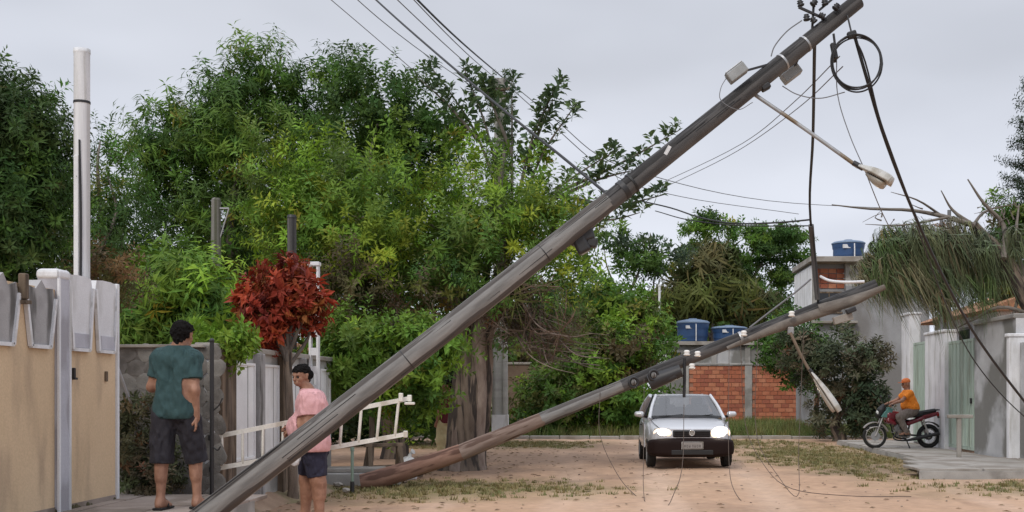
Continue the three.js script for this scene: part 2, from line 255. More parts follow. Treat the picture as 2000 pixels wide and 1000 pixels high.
{
  const R = rng(5), a = [], b = [];
  for (let i = 0; i < 60000 && a.length < 4200; i++) { const x = lerp(-7, 11, R()), z = lerp(-34.4, -12.5, R()), m = gmask(x, z); if (R() > m * m * 0.6 || (x < -4.3 && z > -18)) continue; a.push([mat4(V(x, hAt(x, z) - 0.01, z), V(0, 1, 0), R() * 6.3, 0.5 + R() * 0.7), mix3c([0.30, 0.23, 0.10], [0.15, 0.16, 0.05], R())]); }
  for (let i = 0; i < 7000; i++) { const x = lerp(-14, 15, R()), z = lerp(-56, -35.4, R()); b.push([mat4(V(x, -0.03, z), V(0, 1, 0), R() * 6.3, 0.7 + R() * 1.3), mix3c([0.19, 0.17, 0.05], [0.08, 0.15, 0.025], R())]); }
  function mix3c(p, q, t) { return col(...mix3(p, q, t)); }
  tag(instanced('verge_grass', blades(20, 0.06, 3, 1.0), dryMat, a), 'sparse yellowish grass growing in patches on the dirt verges', 'grass', null, 'stuff');
  tag(instanced('tall_grass', blades(26, 0.24, 4, 0.9), dryMat, b), 'tall green grass on the plot beyond the far kerb', 'grass', null, 'stuff');
  const st = [], pg = new THREE.DodecahedronGeometry(0.022, 0); pg.scale(1, 0.55, 0.8);
  for (let i = 0; i < 700; i++) { const x = lerp(-4.2, 9, R()), z = lerp(-33, -11, R()), k = R(); st.push([mat4(V(x, hAt(x, z) + 0.004, z), V(0, 1, 0), R() * 6.3, 0.25 + k * k * k * 1.1), mix3c([0.22, 0.15, 0.11], [0.36, 0.28, 0.22], R())]); }
  tag(instanced('pebbles', pg, new THREE.MeshStandardMaterial({ roughness: 0.95 }), st), 'small loose stones scattered over the dirt road', 'pebbles', null, 'stuff');
}
{ // leaf litter and twigs
  const R = rng(6), a = [], lg = new THREE.BufferGeometry(); lg.setAttribute('position', new THREE.Float32BufferAttribute([0, 0, 0, 0.05, 0.012, 0.018, 0.1, 0.004, 0, 0, 0, 0, 0.1, 0.004, 0, 0.05, 0.014, -0.018], 3)); lg.computeVertexNormals();
  for (let i = 0; i < 1100; i++) { const k = R(), x = k < 0.55 ? lerp(-4.2, 0.2, R() * R()) : lerp(-4, 8, R()), z = lerp(-33, -11.5, R()); a.push([mat4(V(x, hAt(x, z) + 0.006, z), UPV, R() * 6.3, 0.5 + R() * 0.8), col(...mix3([0.10, 0.06, 0.03], [0.30, 0.22, 0.11], R()))]); }
  tag(instanced('leaf_litter', lg, dryMat, a), 'dry fallen leaves scattered over the dirt road and left verge', 'leaves', null, 'stuff');
}
// far kerb, left pavement, right pavements
{
  const R = rng(8);
  for (const [x0, x1] of [[-7, 2.4], [3.8, 8.6]]) { const k = struct('kerb', bb(x0, x1, -0.05, 0.05, -34.78, -34.55), M.concrete); let x = x0; while (x < x1 - 0.2) { const w = Math.min(0.92, x1 - x); obj('kerb_stone', rb(w - 0.025, 0.13, 0.26, 0.02, x + w / 2, 0.02 + R() * 0.025, -34.6 + R() * 0.02), M.slab, k); x += w; } }
  const lp = struct('pavement', bb(-5.4, -3.56, -0.05, 0.35, -11.36, -5), M.concrete);
  for (let z = -5; z > -11.2; z -= 0.62) for (let i = 0; i < 3; i++) obj('paving_slab', rb(0.59, 0.04, 0.6, 0.008, -5.09 + i * 0.615, 0.353 + R() * 0.006, z - 0.31), M.paving, lp);
  struct('bare_soil', (() => { const g = new THREE.PlaneGeometry(3.4, 7.2, 40, 60); g.rotateX(-Math.PI / 2).translate(-5.0, 0, -15); const p = g.attributes.position; for (let i = 0; i < p.count; i++) { const x = p.getX(i), z = p.getZ(i), k = sm(clamp((-3.75 - x + 0.5 * (fbm(x, z * 0.7, 2.2, 3) - 0.5)) / 1.0)) * sm(clamp((z + 18.4) / 2.4)); p.setY(i, lerp(-0.08, 0.27, k) + 0.12 * k * (fbm(x * 2, z * 2, 7.5, 4) - 0.5)); } g.computeVertexNormals(); return boxUV(g); })(), mottle([0.25, 0.165, 0.11], [0.36, 0.25, 0.175], { c3: [0.17, 0.14, 0.07], tile: 2, bump: 0.03 }));
  const s1 = struct('pavement', bb(6.3, 7.95, -0.06, 0.085, -31, -22.75), M.concrete);
  for (let z = -22.75; z > -30.9; z -= 1.03) for (let i = 0; i < 2; i++) obj('paving_slab', rb(0.8, 0.05, 1.0, 0.012, 6.72 + i * 0.825, 0.085 + R() * 0.012, z - 0.515), M.slab, s1);
  const s2 = struct('pavement', prism([[5.2, 18.8], [11, 18.8], [11, 22.3], [6.1, 22.3]], 0.18).rotateX(-Math.PI / 2).translate(0, -0.06, 0), M.concrete);
  for (let r = 0; r < 3; r++) for (let i = 0; i < 5; i++) { const x = 5.75 + r * 0.3 + i * 1.08; obj('paving_slab', rb(1.05, 0.05, 1.1, 0.012, x, 0.13 + R() * 0.012, -19.4 - r * 1.14), M.slab, s2); }
}

// ---------- foliage ----------
function leafCluster(seed, { n = 12, L = 0.2, W = 0.07, len = 0.3, droop = 0.3, out = 0.9, bend = 0.25, mid = 0.45 } = {}) {
  const R = rng(seed), pos = [];
  for (let i = 0; i < n; i++) {
    const t = (i + 0.5 + (R() - 0.5) * 0.8) / n, a = i * 2.4 + R() * 1.6, dir = V(Math.cos(a) * out + (R() - 0.5) * 0.5, 1.0 - droop - 0.5 * (1 - t) + (R() - 0.4) * 0.6, Math.sin(a) * out + (R() - 0.5) * 0.5).normalize(), b = V(Math.cos(a) * 0.02, t * len, Math.sin(a) * 0.02);
    const side = dir.clone().cross(V(R() - 0.5, 1, R() - 0.5)).normalize(), up = side.clone().cross(dir), l = L * (0.45 + R() * 0.85), w = W * (0.5 + R() * 0.75);
    const c = b.clone().addScaledVector(dir, l * mid).addScaledVector(up, -l * bend * 0.2), tip = b.clone().addScaledVector(dir, l).addScaledVector(up, -l * bend);
    const p1 = c.clone().addScaledVector(side, w / 2).addScaledVector(up, w * 0.2), p2 = c.clone().addScaledVector(side, -w / 2).addScaledVector(up, w * 0.2);
    for (const q of [b, p1, c, p1, tip, c, b, c, p2, p2, c, tip]) pos.push(q.x, q.y, q.z);
  }
  for (const s of [0.006, -0.006]) pos.push(s, -0.08, 0, 0, len, 0, 0, -0.08, s);
  const g = new THREE.BufferGeometry(); g.setAttribute('position', new THREE.Float32BufferAttribute(pos, 3)); g.computeVertexNormals(); return g;
}
function strands(seed, n, L, w, fall) { // long thin hanging needles or blades
  const R = rng(seed), pos = [];
  for (let i = 0; i < n; i++) {
    const a = R() * 6.28, o = V(Math.cos(a), 0, Math.sin(a)), s = V(-Math.sin(a), 0, Math.cos(a)), l = L * (0.5 + R() * 0.7), f = fall * (0.6 + R() * 0.7), q = [0, 0.5, 1].map((t) => o.clone().multiplyScalar(l * t * (1 - 0.35 * t * f)).add(V(0, l * (0.5 * t - f * t * t), 0)));
    const e = [0.7, 1, 0.1].map((k) => k * w), v = q.map((p, k) => [p.clone().addScaledVector(s, e[k]), p.clone().addScaledVector(s, -e[k])]);
    for (let k = 0; k < 2; k++) for (const p of [v[k][0], v[k][1], v[k + 1][0], v[k + 1][0], v[k][1], v[k + 1][1]]) pos.push(p.x, p.y, p.z);
  }
  const g = new THREE.BufferGeometry(); g.setAttribute('position', new THREE.Float32BufferAttribute(pos, 3)); g.computeVertexNormals(); return g;
}
const LEAF = {
  broad: leafCluster(11, { n: 20, L: 0.18, W: 0.08, len: 0.5, droop: 0.4, out: 0.75 }),
  mango: leafCluster(12, { n: 20, L: 0.23, W: 0.062, len: 0.48, droop: 0.7, bend: 0.45, out: 0.75 }),
  fine: leafCluster(13, { n: 26, L: 0.165, W: 0.046, len: 0.6, droop: 0.45, bend: 0.35, out: 0.7 }),
  small: leafCluster(14, { n: 15, L: 0.14, W: 0.06, len: 0.2, droop: 0.4 }),
  red: leafCluster(15, { n: 15, L: 0.20, W: 0.085, len: 0.2, droop: 0.25, bend: 0.3 }),
  almond: leafCluster(16, { n: 8, L: 0.21, W: 0.12, len: 0.16, droop: 0.15, mid: 0.6 }),
  frond: strands(17, 9, 1.0, 0.028, 0.9), fall: strands(18, 22, 0.8, 0.009, 1.5), palm: strands(19, 12, 0.75, 0.035, 0.7), twig: strands(20, 9, 0.8, 0.007, 0.8),
};
function ball(R) { let x, y, z, l; do { x = R() * 2 - 1; y = R() * 2 - 1; z = R() * 2 - 1; l = x * x + y * y + z * z; } while (l > 1 || l < 0.02); l = Math.sqrt(l); return V(x / l, y / l, z / l); }
// blobs: [px, py, rx, ry] measured in the photograph, at distance d (or their own, fifth entry)
function crown(parent, seed, d, blobs, { leaf = 'broad', mat = leafMat, cols, lump = 0.55, dens = 1, size = 1, lean = [0, 0.25, 0], per = 19, flat = 1, fill = 0.35, deep = 0.8, name = 'crown', o_dead = true }) {
  const R = rng(seed), list = [], c0 = cols.map((c) => col(...c));
  for (const [px, py, rx, ry, dd] of blobs) {
    const D = dd ?? d, c = P(px, py, D), a = rx * D / F, b = (ry ?? rx) * D / F, e = Math.max(a * deep, b * 0.5), n = Math.ceil(dens * 4.2 * (a * b + a * e + b * e) / (lump * lump * 3));
    for (let i = 0; i < n; i++) {
      const u = ball(R), k = R() < fill ? Math.pow(R(), 0.5) * 0.8 : 0.78 + R() * 0.3, lp = V(c.x + u.x * a * k, c.y + u.y * b * k, c.z + u.z * e * k), lr = lump * (0.45 + R() * 0.75), t = R(), ci = Math.min(c0.length - 1, Math.floor(t * c0.length)), base = c0[ci], tone = 0.72 + R() * 0.55;
      const m = Math.ceil(per * (lr / lump) ** 2);
      for (let j = 0; j < m; j++) {
        const w = ball(R); w.y *= flat; const p = lp.clone().addScaledVector(w, lr * Math.pow(R(), 0.4)), dir = w.clone().multiplyScalar(0.8).addScaledVector(u, 0.5).add(V(...lean)).add(V(R() - 0.5, R() - 0.5, R() - 0.5).multiplyScalar(0.5)).normalize(), q = tone * (0.8 + R() * 0.42), hue = R() < 0.025 && o_dead ? 1.9 : 0.88 + R() * 0.26;
        if (p.y < 0.05) continue;
        list.push([mat4(p, dir, R() * 6.3, size * (0.7 + R() * 0.6)), col(base.r * q * hue, base.g * q, base.b * q)]);
      }
    }
  }
  const m = instanced(name, LEAF[leaf], mat, list, parent); m.userData.kind = 'stuff'; return m;
}
function limb(a, b, r0, r1, R, sag = 0.12) { const l = a.distanceTo(b), j = () => (R() - 0.5) * l * sag * 2; return tube([a, a.clone().lerp(b, 0.35).add(V(j(), l * 0.06 + j(), j())), a.clone().lerp(b, 0.7).add(V(j(), l * 0.04 + j(), j())), b], [r0, lerp(r0, r1, 0.5), r1], 7, 4, 0.12, R() * 50); }
// a tree: trunk from base to fork, a limb to every crown blob
function tree(name, label, cat, o) {
  const t = thing(name, label, cat, [0, 0, 0], 0, o.group), R = rng(o.seed), b = V(...o.base), f = V(...o.fork), r = o.r;
  obj('trunk', [tube([b.clone().add(V(0, -0.15, 0)), b.clone().lerp(f, 0.1).add(V(0.02, 0, 0)), b.clone().lerp(f, 0.5).add(V((R() - 0.5) * r * 2, 0, (R() - 0.5) * r * 2)), f], [r * 1.5, r * 1.1, r * 0.9, r * 0.7], 12, 6, 0.16, o.seed)], o.bark ?? M.bark, t);
  for (const [px, py, rx, ry, dd] of o.limbs ?? o.blobs) { const q = P(px, py, dd ?? o.d); obj('branch', limb(f.clone().lerp(b, R() * 0.15), q.add(V(0, -(ry ?? rx) * 0.2 * o.d / F, 0)), r * 0.45, r * 0.1, R), o.bark ?? M.branch, t); }
  crown(t, o.seed, o.d, o.blobs, o); return t;
}
const onGround = (px, d, y = 0) => { const p = P(px, 0, d); return [p.x, y, p.z]; };
// ---------- trees and shrubs ----------
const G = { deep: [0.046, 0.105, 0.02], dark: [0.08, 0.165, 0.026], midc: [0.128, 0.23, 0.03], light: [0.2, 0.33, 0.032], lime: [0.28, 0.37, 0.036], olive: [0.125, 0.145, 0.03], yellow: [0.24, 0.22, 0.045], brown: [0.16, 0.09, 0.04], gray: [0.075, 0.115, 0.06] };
tree('garden_tree', 'dark dense tree behind the beige scalloped wall, overhanging its top', 'tree', { seed: 21, d: 11.6, base: onGround(-70, 11.8, 0.2), fork: [-6.5, 2.3, -11.8], r: 0.13, size: 0.55, lump: 0.2, per: 22, leaf: 'fine', cols: [G.deep, G.deep, G.dark, [0.05, 0.09, 0.02]],
  blobs: [[-20, 205, 55, 55], [5, 265, 68, 72], [35, 240, 40, 55], [20, 370, 85, 80], [75, 320, 32, 65], [40, 450, 75, 65], [-10, 480, 90, 50], [-60, 350, 110, 190], [85, 470, 34, 34], [70, 400, 35, 40]] });
tree('broadleaf_tree', 'tall dark green tree with rounded crown between white post and vine-covered pole', 'tree', { seed: 22, d: 26, base: onGround(470, 26), fork: [-8.4, 3.6, -26], r: 0.3, leaf: 'mango', size: 0.85, lump: 0.55, cols: [G.deep, G.dark, G.dark, G.midc, G.midc],
  blobs: [[520, 145, 48, 52], [450, 180, 58, 56], [560, 200, 80, 85], [390, 225, 68, 75], [310, 285, 52, 55], [480, 290, 110, 95], [640, 200, 55, 60], [350, 360, 85, 75], [280, 420, 70, 75], [430, 440, 100, 85], [560, 420, 100, 100], [640, 320, 80, 80], [350, 520, 110, 70], [670, 150, 25, 45]],
  limbs: [[520, 170, 40], [390, 240, 40], [300, 320, 40], [560, 400, 40], [640, 250, 40], [350, 480, 40]] });
tree('slim_tree', 'narrow dark tree just right of the tall white post', 'tree', { seed: 23, d: 22, base: onGround(205, 22), fork: [-9.7, 3.2, -22], r: 0.14, leaf: 'fine', size: 0.8, lump: 0.45, cols: [G.deep, G.dark, G.dark, G.midc],
  blobs: [[196, 268, 18, 30], [210, 335, 36, 45], [190, 410, 50, 60], [235, 440, 55, 60], [118, 400, 40, 60], [120, 460, 60, 80], [200, 500, 90, 50]] });
tree('bushy_tree', 'mid green tree behind the overhead cables at the middle of the grove', 'tree', { seed: 24, d: 24.5, base: onGround(770, 24.5), fork: [-4.7, 3.4, -24.5], r: 0.24, leaf: 'broad', size: 0.85, lump: 0.5, cols: [G.dark, G.dark, G.midc, [0.06, 0.13, 0.028], G.deep],
  blobs: [[745, 200, 55, 50], [700, 230, 55, 55], [790, 245, 75, 65], [850, 250, 35, 50], [720, 320, 95, 85], [810, 330, 70, 75], [770, 420, 110, 80], [900, 430, 60, 50]], limbs: [[745, 210, 40], [800, 270, 50], [700, 320, 50]] });
{ // the big front tree
  const t = tree('spreading_tree', 'yellow-green spreading tree with thick gnarled trunk behind the leaning pole', 'tree', { seed: 25, d: 21, base: onGround(905, 20.9), fork: [-2.45, 2.9, -21.2], r: 0.25, leaf: 'fine', size: 0.92, lump: 0.46, dens: 0.82, cols: [G.light, G.light, G.lime, G.midc, G.midc, [0.12, 0.19, 0.035]],
    blobs: [[540, 350, 70, 50], [640, 370, 90, 60], [600, 430, 80, 50], [720, 430, 100, 65], [840, 430, 95, 70], [955, 425, 75, 50], [1010, 350, 40, 35], [1050, 430, 60, 50], [1090, 390, 40, 35], [690, 505, 100, 55], [830, 515, 110, 60], [960, 500, 100, 65], [1060, 500, 55, 50], [1090, 450, 35, 45], [600, 490, 60, 45]],
    limbs: [[600, 420, 40], [720, 440, 40], [840, 430, 40], [960, 380, 40], [1080, 430, 40], [985, 290, 20], [1050, 500, 30], [690, 510, 40]] });
  crown(t, 251, 20.5, [[760, 590, 100, 55], [860, 565, 70, 38], [680, 560, 80, 50], [1000, 565, 60, 35]], { leaf: 'fine', size: 0.85, lump: 0.45, cols: [G.dark, G.olive, [0.10, 0.085, 0.035], [0.12, 0.085, 0.05], G.deep, G.midc], name: 'lower_foliage' });
  const R = rng(77); // strands of the gnarled trunk
  for (let i = 0; i < 11; i++) {
    const a = i / 11 * 6.28 + R() * 0.4, tw = a + 0.9 + R() * 0.8, b = V(-2.68, 0, -20.9), c = V(-2.42, 3.1, -21.1), s = (q, k, y) => V(lerp(b.x, c.x, k) + Math.cos(q) * y, 3.25 * k - 0.1, lerp(b.z, c.z, k) + Math.sin(q) * y);
    obj('trunk_strand', tube([s(a, 0, 0.31), s(a + 0.2, 0.12, 0.22), s(lerp(a, tw, 0.5), 0.45, 0.19 + R() * 0.07), s(tw, 0.8, 0.23), s(tw + 0.1, 1.05, 0.45 + R() * 0.15)], [0.19, 0.17, 0.14 + R() * 0.05, 0.13, 0.09], 10, 7, 0.34, i * 7), i % 3 ? M.bark : M.deadwood, t);
  }
  for (let i = 0; i < 32; i++) { // torn, hanging dead branches
    const x0 = 965 + R() * 90, y0 = 565 + R() * 70, e = [1030 + R() * 175, 650 + R() * 80], d0 = 20.6 + R(), d1 = 19.6 + R() * 2.2;
    obj('dead_branch', tube([P(x0, y0, d0), P(lerp(x0, e[0], 0.3), lerp(y0, e[1], 0.55) + 14 * R(), lerp(d0, d1, 0.4)), P(lerp(x0, e[0], 0.65), lerp(y0, e[1], 0.88) + 10 * R(), lerp(d0, d1, 0.7)), P(e[0], e[1], d1)], [0.016 + R() * 0.012, 0.011, 0.004], 5, 4), i % 3 ? M.deadwood : M.branch, t);
  }
  crown(t, 252, 20.6, [[1030, 600, 65, 38], [1090, 640, 70, 40], [1040, 660, 60, 40], [985, 640, 30, 50]], { leaf: 'twig', mat: dryMat, size: 0.9, lump: 0.4, dens: 0.6, per: 10, lean: [0.5, -0.5, 0], cols: [[0.15, 0.10, 0.07], [0.11, 0.075, 0.05], [0.22, 0.16, 0.12], G.olive], name: 'dead_foliage' });
}
{ // almond tree: sparse sprays against the sky
  const t = thing('almond_tree', 'thin tree with sparse broad leaves on long sprays standing out against the sky', 'tree'), R = rng(31), d = 23.4, f = P(1000, 470, d);
  obj('trunk', tube([V(...onGround(932, d, -0.1)), P(945, 650, d), P(975, 560, d), f], [0.13, 0.11, 0.09, 0.07], 9, 6, 0.12, 3), M.branch, t);
  const L = [];
  const sp = [[1000, 470, 930, 260, 832, 118], [1000, 470, 950, 250, 905, 130], [1000, 470, 1000, 300, 1000, 150], [1000, 450, 1040, 270, 1098, 148], [1000, 450, 1060, 300, 1128, 200], [1000, 460, 1100, 360, 1210, 290], [1090, 375, 1210, 320, 1330, 252], [1090, 380, 1200, 400, 1305, 378], [930, 270, 880, 210, 815, 150], [1000, 300, 960, 200, 945, 160], [1040, 290, 1060, 240, 1080, 195], [1080, 390, 1170, 350, 1250, 330], [1100, 400, 1180, 430, 1250, 415], [1000, 440, 1080, 420, 1180, 445]];
  for (const [a, b, c, e, g, h] of sp) {
    const dd = d + (R() - 0.5) * 1.2, cv = new THREE.CatmullRomCurve3([P(a, b, d), P(c, e, dd), P(g, h, dd)]);
    obj('branch', tube(cv.getPoints(4), [0.045, 0.025, 0.008], 6, 2), M.branch, t);
    for (let k = 0.3; k <= 1.001; k += 0.055) { const p = cv.getPoint(Math.min(1, k)); const n = k > 0.9 ? 2 : 1; for (let j = 0; j < n; j++) L.push([mat4(p.clone().add(V(R() - 0.5, R() - 0.5, R() - 0.5).multiplyScalar(0.22)), V(R() - 0.5, 0.8, R() - 0.5).normalize(), R() * 6, 0.75 + R() * 0.5), col(...mix3([0.075, 0.125, 0.07], [0.11, 0.17, 0.055], R()))]); }
  }
  instanced('crown', LEAF.almond, leafMat, L, t).userData.kind = 'stuff';
  crown(t, 311, d, [[1040, 320, 30, 35], [925, 285, 28, 30]], { leaf: 'almond', size: 0.85, lump: 0.4, dens: 0.8, cols: [G.midc, G.gray, G.light], name: 'inner_foliage' });
}
{ // red-leaved small tree
  const t = tree('red_leaf_tree', 'small round tree with rusty red leaves behind the panelled fence', 'tree', { seed: 33, d: 15.0, base: onGround(570, 15.0), fork: [-4.25, 2.0, -15.0], r: 0.06, leaf: 'red', size: 0.66, lump: 0.15, dens: 0.95, per: 10, o_dead: false, cols: [[0.29, 0.042, 0.02], [0.38, 0.065, 0.025], [0.44, 0.10, 0.036], [0.16, 0.025, 0.018], [0.32, 0.05, 0.022], [0.30, 0.11, 0.03]],
    blobs: [[546, 569, 37, 30], [510, 593, 30, 31], [586, 586, 29, 26], [546, 621, 46, 28], [510, 642, 30, 20], [594, 616, 24, 18], [568, 545, 21, 15], [485, 612, 16, 20], [621, 585, 14, 8], [546, 658, 24, 11], [614, 603, 11, 11], [534, 535, 11, 11]] });
}
const shrub = (name, label, seed, d, blobs, o, base) => tree(name, label, o.cat ?? 'shrub', { seed, d, base: base ?? onGround(blobs[0][0], d), fork: P(blobs[0][0], blobs[0][1] + blobs[0][3] * 0.7, d).toArray(), r: o.r ?? 0.05, blobs, ...o });
shrub('leafy_shrub', 'bright green shrub with long leaves above the rough stone wall', 41, 16.8, [[350, 600, 85, 70], [280, 610, 55, 60], [420, 610, 55, 60], [330, 660, 100, 45], [430, 660, 45, 25]], { leaf: 'mango', size: 0.8, lump: 0.34, cols: [G.midc, G.light, G.midc, G.dark] });
shrub('dry_shrub', 'dry orange-brown shrub showing over the end of the beige wall', 42, 12.6, [[215, 535, 36, 30], [190, 560, 30, 30]], { leaf: 'fine', mat: dryMat, size: 0.5, lump: 0.18, cols: [[0.22, 0.13, 0.05], [0.14, 0.09, 0.035], [0.11, 0.11, 0.03]] });
shrub('garden_shrub', 'full green shrub between the panelled fence and the gnarled trunk', 43, 18.6, [[720, 690, 80, 50], [780, 690, 65, 55], [680, 680, 55, 45], [810, 745, 40, 45], [760, 760, 55, 45], [805, 800, 35, 35], [835, 680, 35, 45]], { leaf: 'broad', size: 0.75, lump: 0.36, cols: [G.midc, G.light, G.midc, G.dark] });
shrub('hedge_plant', 'dark ivy-like plant growing over the fence behind the man in teal', 44, 12.9, [[440, 664, 24, 9], [405, 665, 18, 8], [466, 682, 12, 10]], { leaf: 'small', size: 0.75, lump: 0.16, cols: [G.olive, G.midc, G.light] });
// undergrowth along the stone wall foot
shrub('wall_weeds', 'brown-green weeds at the foot of the rough stone wall', 45, 12.0, [[255, 860, 35, 70], [300, 910, 50, 50], [250, 770, 25, 60], [280, 940, 60, 30], [270, 820, 40, 40]], { leaf: 'small', mat: dryMat, size: 0.5, lump: 0.16, dens: 0.6, cols: [[0.09, 0.085, 0.03], [0.13, 0.10, 0.05], [0.06, 0.075, 0.025]], r: 0.02, cat: 'weeds' });
// beyond the kerb
shrub('overgrown_hedge', 'overgrown green hedge behind the car on the left', 46, 37.5, [[1000, 815, 50, 30], [1080, 795, 70, 45], [1170, 780, 75, 60], [1240, 765, 55, 65], [1150, 715, 60, 40], [1215, 700, 55, 50]], { leaf: 'broad', size: 1.25, lump: 0.6, cols: [G.dark, G.midc, G.light, G.olive, [0.1, 0.075, 0.03]] });
shrub('tall_thicket', 'tall bright thicket under the leaning pole, left of the thin white post', 47, 41, [[1150, 625, 80, 45], [1230, 630, 50, 55], [1090, 640, 55, 50], [1210, 590, 40, 28], [1180, 670, 100, 45], [1260, 680, 30, 60]], { leaf: 'broad', size: 1.4, lump: 0.7, cols: [G.midc, G.light, G.dark, G.olive] });
tree('feathery_tree', 'loose pale tree with see-through crown above the thicket', 'tree', { seed: 48, d: 52, base: onGround(1240, 52), fork: [1.2, 5.2, -52], r: 0.16, leaf: 'broad', size: 1.5, lump: 0.6, dens: 0.17, cols: [G.gray, G.midc, G.dark], flat: 0.5, blobs: [[1180, 480, 70, 22], [1250, 500, 60, 25], [1150, 525, 60, 20], [1270, 450, 55, 22], [1230, 545, 80, 22], [1310, 520, 40, 30], [1100, 560, 50, 20]] });
tree('layered_tree', 'dark green tree with flat layered branches left of the grey house', 'tree', { seed: 49, d: 61, base: onGround(1440, 61), fork: [7, 6, -61], r: 0.24, leaf: 'broad', size: 1.3, lump: 0.5, flat: 0.3, dens: 0.5, cols: [G.deep, G.dark, G.dark, G.midc], blobs: [[1400, 448, 75, 9], [1490, 466, 70, 9], [1365, 486, 40, 8], [1440, 500, 90, 11], [1530, 500, 40, 9], [1390, 535, 75, 12], [1510, 545, 55, 11], [1545, 468, 25, 6], [1530, 585, 35, 10], [1440, 570, 60, 14]] });
tree('drooping_palm', 'clump of drooping olive palm fronds behind the blue water tanks', 'palm', { seed: 50, d: 57.5, base: onGround(1390, 57.5), fork: [5.3, 4.4, -57.5], r: 0.2, leaf: 'frond', size: 1.7, lump: 0.8, dens: 0.8, lean: [0.3, -0.1, 0], cols: [G.olive, G.olive, [0.075, 0.10, 0.03], [0.14, 0.13, 0.05]], blobs: [[1360, 560, 55, 55], [1420, 550, 55, 60], [1330, 590, 40, 45], [1460, 590, 45, 40], [1390, 600, 70, 35]], limbs: [[1360, 560, 20], [1420, 560, 20]] });
tree('roadside_bush', 'broad grey-green bush leaning beside the motorcycle, in front of the grey house', 'bush', { seed: 51, d: 33, base: onGround(1640, 33), fork: [6.8, 0.9, -33], r: 0.16, leaf: 'small', size: 1.25, lump: 0.4, dens: 0.75, cols: [G.gray, [0.09, 0.115, 0.06], [0.12, 0.125, 0.07], [0.16, 0.145, 0.09], [0.07, 0.10, 0.045]], blobs: [[1645, 710, 65, 48], [1585, 690, 42, 36], [1695, 735, 38, 50], [1655, 770, 62, 46], [1545, 690, 28, 32], [1640, 815, 55, 28], [1690, 800, 45, 36]] });
tree('dark_bush', 'small dark green bush hanging below the fallen pole beside the red brick wall', 'bush', { seed: 52, d: 37, base: onGround(1600, 37), fork: [6.9, 1.4, -37], r: 0.1, leaf: 'broad', size: 1.0, lump: 0.4, cols: [G.deep, G.dark, G.midc], blobs: [[1530, 680, 35, 38], [1560, 700, 45, 35], [1520, 650, 22, 18]] });
// right side
{
  const t = thing('wind_blown_tree', 'brown-green drooping tree with bent bare limbs over the green gate', 'tree'), R = rng(61), d = 23.5;
  obj('trunk', tube([V(10.2, -0.1, -23.2), P(2090, 720, d), P(2010, 590, d), P(1960, 505, d), P(1900, 440, d)], [0.3, 0.24, 0.2, 0.15, 0.11], 10, 6, 0.15, 4), M.bark, t);
  for (const [pts, r] of [[[[1900, 440], [1840, 422], [1780, 411], [1700, 408], [1625, 400]], 0.06], [[[1960, 505], [1960, 440], [1920, 395], [1890, 350]], 0.07], [[[1900, 440], [1860, 410], [1838, 372]], 0.05], [[[2010, 590], [1985, 470], [1990, 400]], 0.07], [[[1950, 490], [1880, 480], [1800, 470], [1720, 490]], 0.06], [[[1985, 550], [1930, 540], [1890, 600]], 0.04], [[[1840, 422], [1790, 390], [1740, 375]], 0.03], [[[1900, 440], [1930, 410], [1985, 398]], 0.04], [[[2030, 620], [1950, 600], [1900, 625], [1870, 640]], 0.05], [[[1850, 425], [1760, 440], [1690, 438]], 0.03], [[[1960, 505], [1990, 560], [1975, 640], [1990, 720]], 0.06]])
    obj('branch', tube(pts.map(([x, y]) => P(x, y, d + (R() - 0.5) * 0.8)), [r, r * 0.6, r * 0.2], 7, 4, 0.1, r * 99), M.branch, t);
  for (let i = 0; i < 26; i++) { const x = 1690 + R() * 300, y = 405 + R() * 90; obj('twig', tube([P(x, y, d), P(x - 15 + R() * 20, y - 14 * R(), d), P(x - 40 + R() * 50, y - 30 + R() * 50, d)], [0.018, 0.012, 0.004], 5, 2), M.branch, t); }
  crown(t, 62, d, [[1735, 485, 42, 26], [1690, 515, 32, 30], [1760, 480, 60, 38], [1755, 525, 45, 32], [1820, 490, 60, 50], [1880, 490, 60, 45], [1840, 545, 45, 35], [1905, 550, 35, 35], [1790, 460, 50, 28], [1880, 450, 40, 30], [1930, 520, 30, 40], [1970, 470, 35, 35]], { leaf: 'fall', mat: dryMat, size: 0.9, lump: 0.38, dens: 0.55, per: 16, lean: [-0.9, 2.6, 0], cols: [[0.11, 0.15, 0.06], [0.135, 0.165, 0.075], [0.09, 0.12, 0.055], [0.16, 0.15, 0.08], [0.095, 0.15, 0.045]] });
}
shrub('roadside_tree', 'olive leafy tree at the right edge below the dark conifer', 63, 27, [[1975, 440, 45, 55], [2010, 500, 60, 60], [1970, 530, 40, 40], [1990, 590, 40, 50]], { leaf: 'small', size: 1.3, lump: 0.4, cols: [G.dark, G.olive, G.midc, [0.13, 0.12, 0.04]], cat: 'tree', r: 0.12 });
{ // Norfolk-type conifer with tiers
  const t = thing('conifer', 'dark tiered conifer cut by the right edge of the picture', 'tree'), R = rng(64), d = 40, L = [];
  const x0 = P(2062, 0, d).x;
  obj('trunk', rod(V(x0, -0.1, -d), V(x0, 12.6, -d), 0.22, 0.04, 10), M.branch, t);
  for (let y = 5.6; y < 12.3; y += 0.72) { const n = 7, len = 0.5 + (12.9 - y) * 0.26; for (let i = 0; i < n; i++) { const a = i / n * 6.28 + y * 3, e = V(x0 + Math.cos(a) * len, y + len * 0.28, -d + Math.sin(a) * len), s = V(x0, y, -d); obj('branch', rod(s, e, 0.035, 0.012, 5), M.branch, t); for (let k = 0.15; k < 1; k += 0.045) L.push([mat4(s.clone().lerp(e, k), e.clone().sub(s).normalize().add(V(R() - 0.5, R() - 0.2, R() - 0.5).multiplyScalar(0.9)).normalize(), R() * 6, 0.85 + R() * 0.4), col(...mix3([0.02, 0.045, 0.02], [0.045, 0.07, 0.03], R()))]); } }
  instanced('crown', LEAF.fine, leafMat, L, t).userData.kind = 'stuff';
}
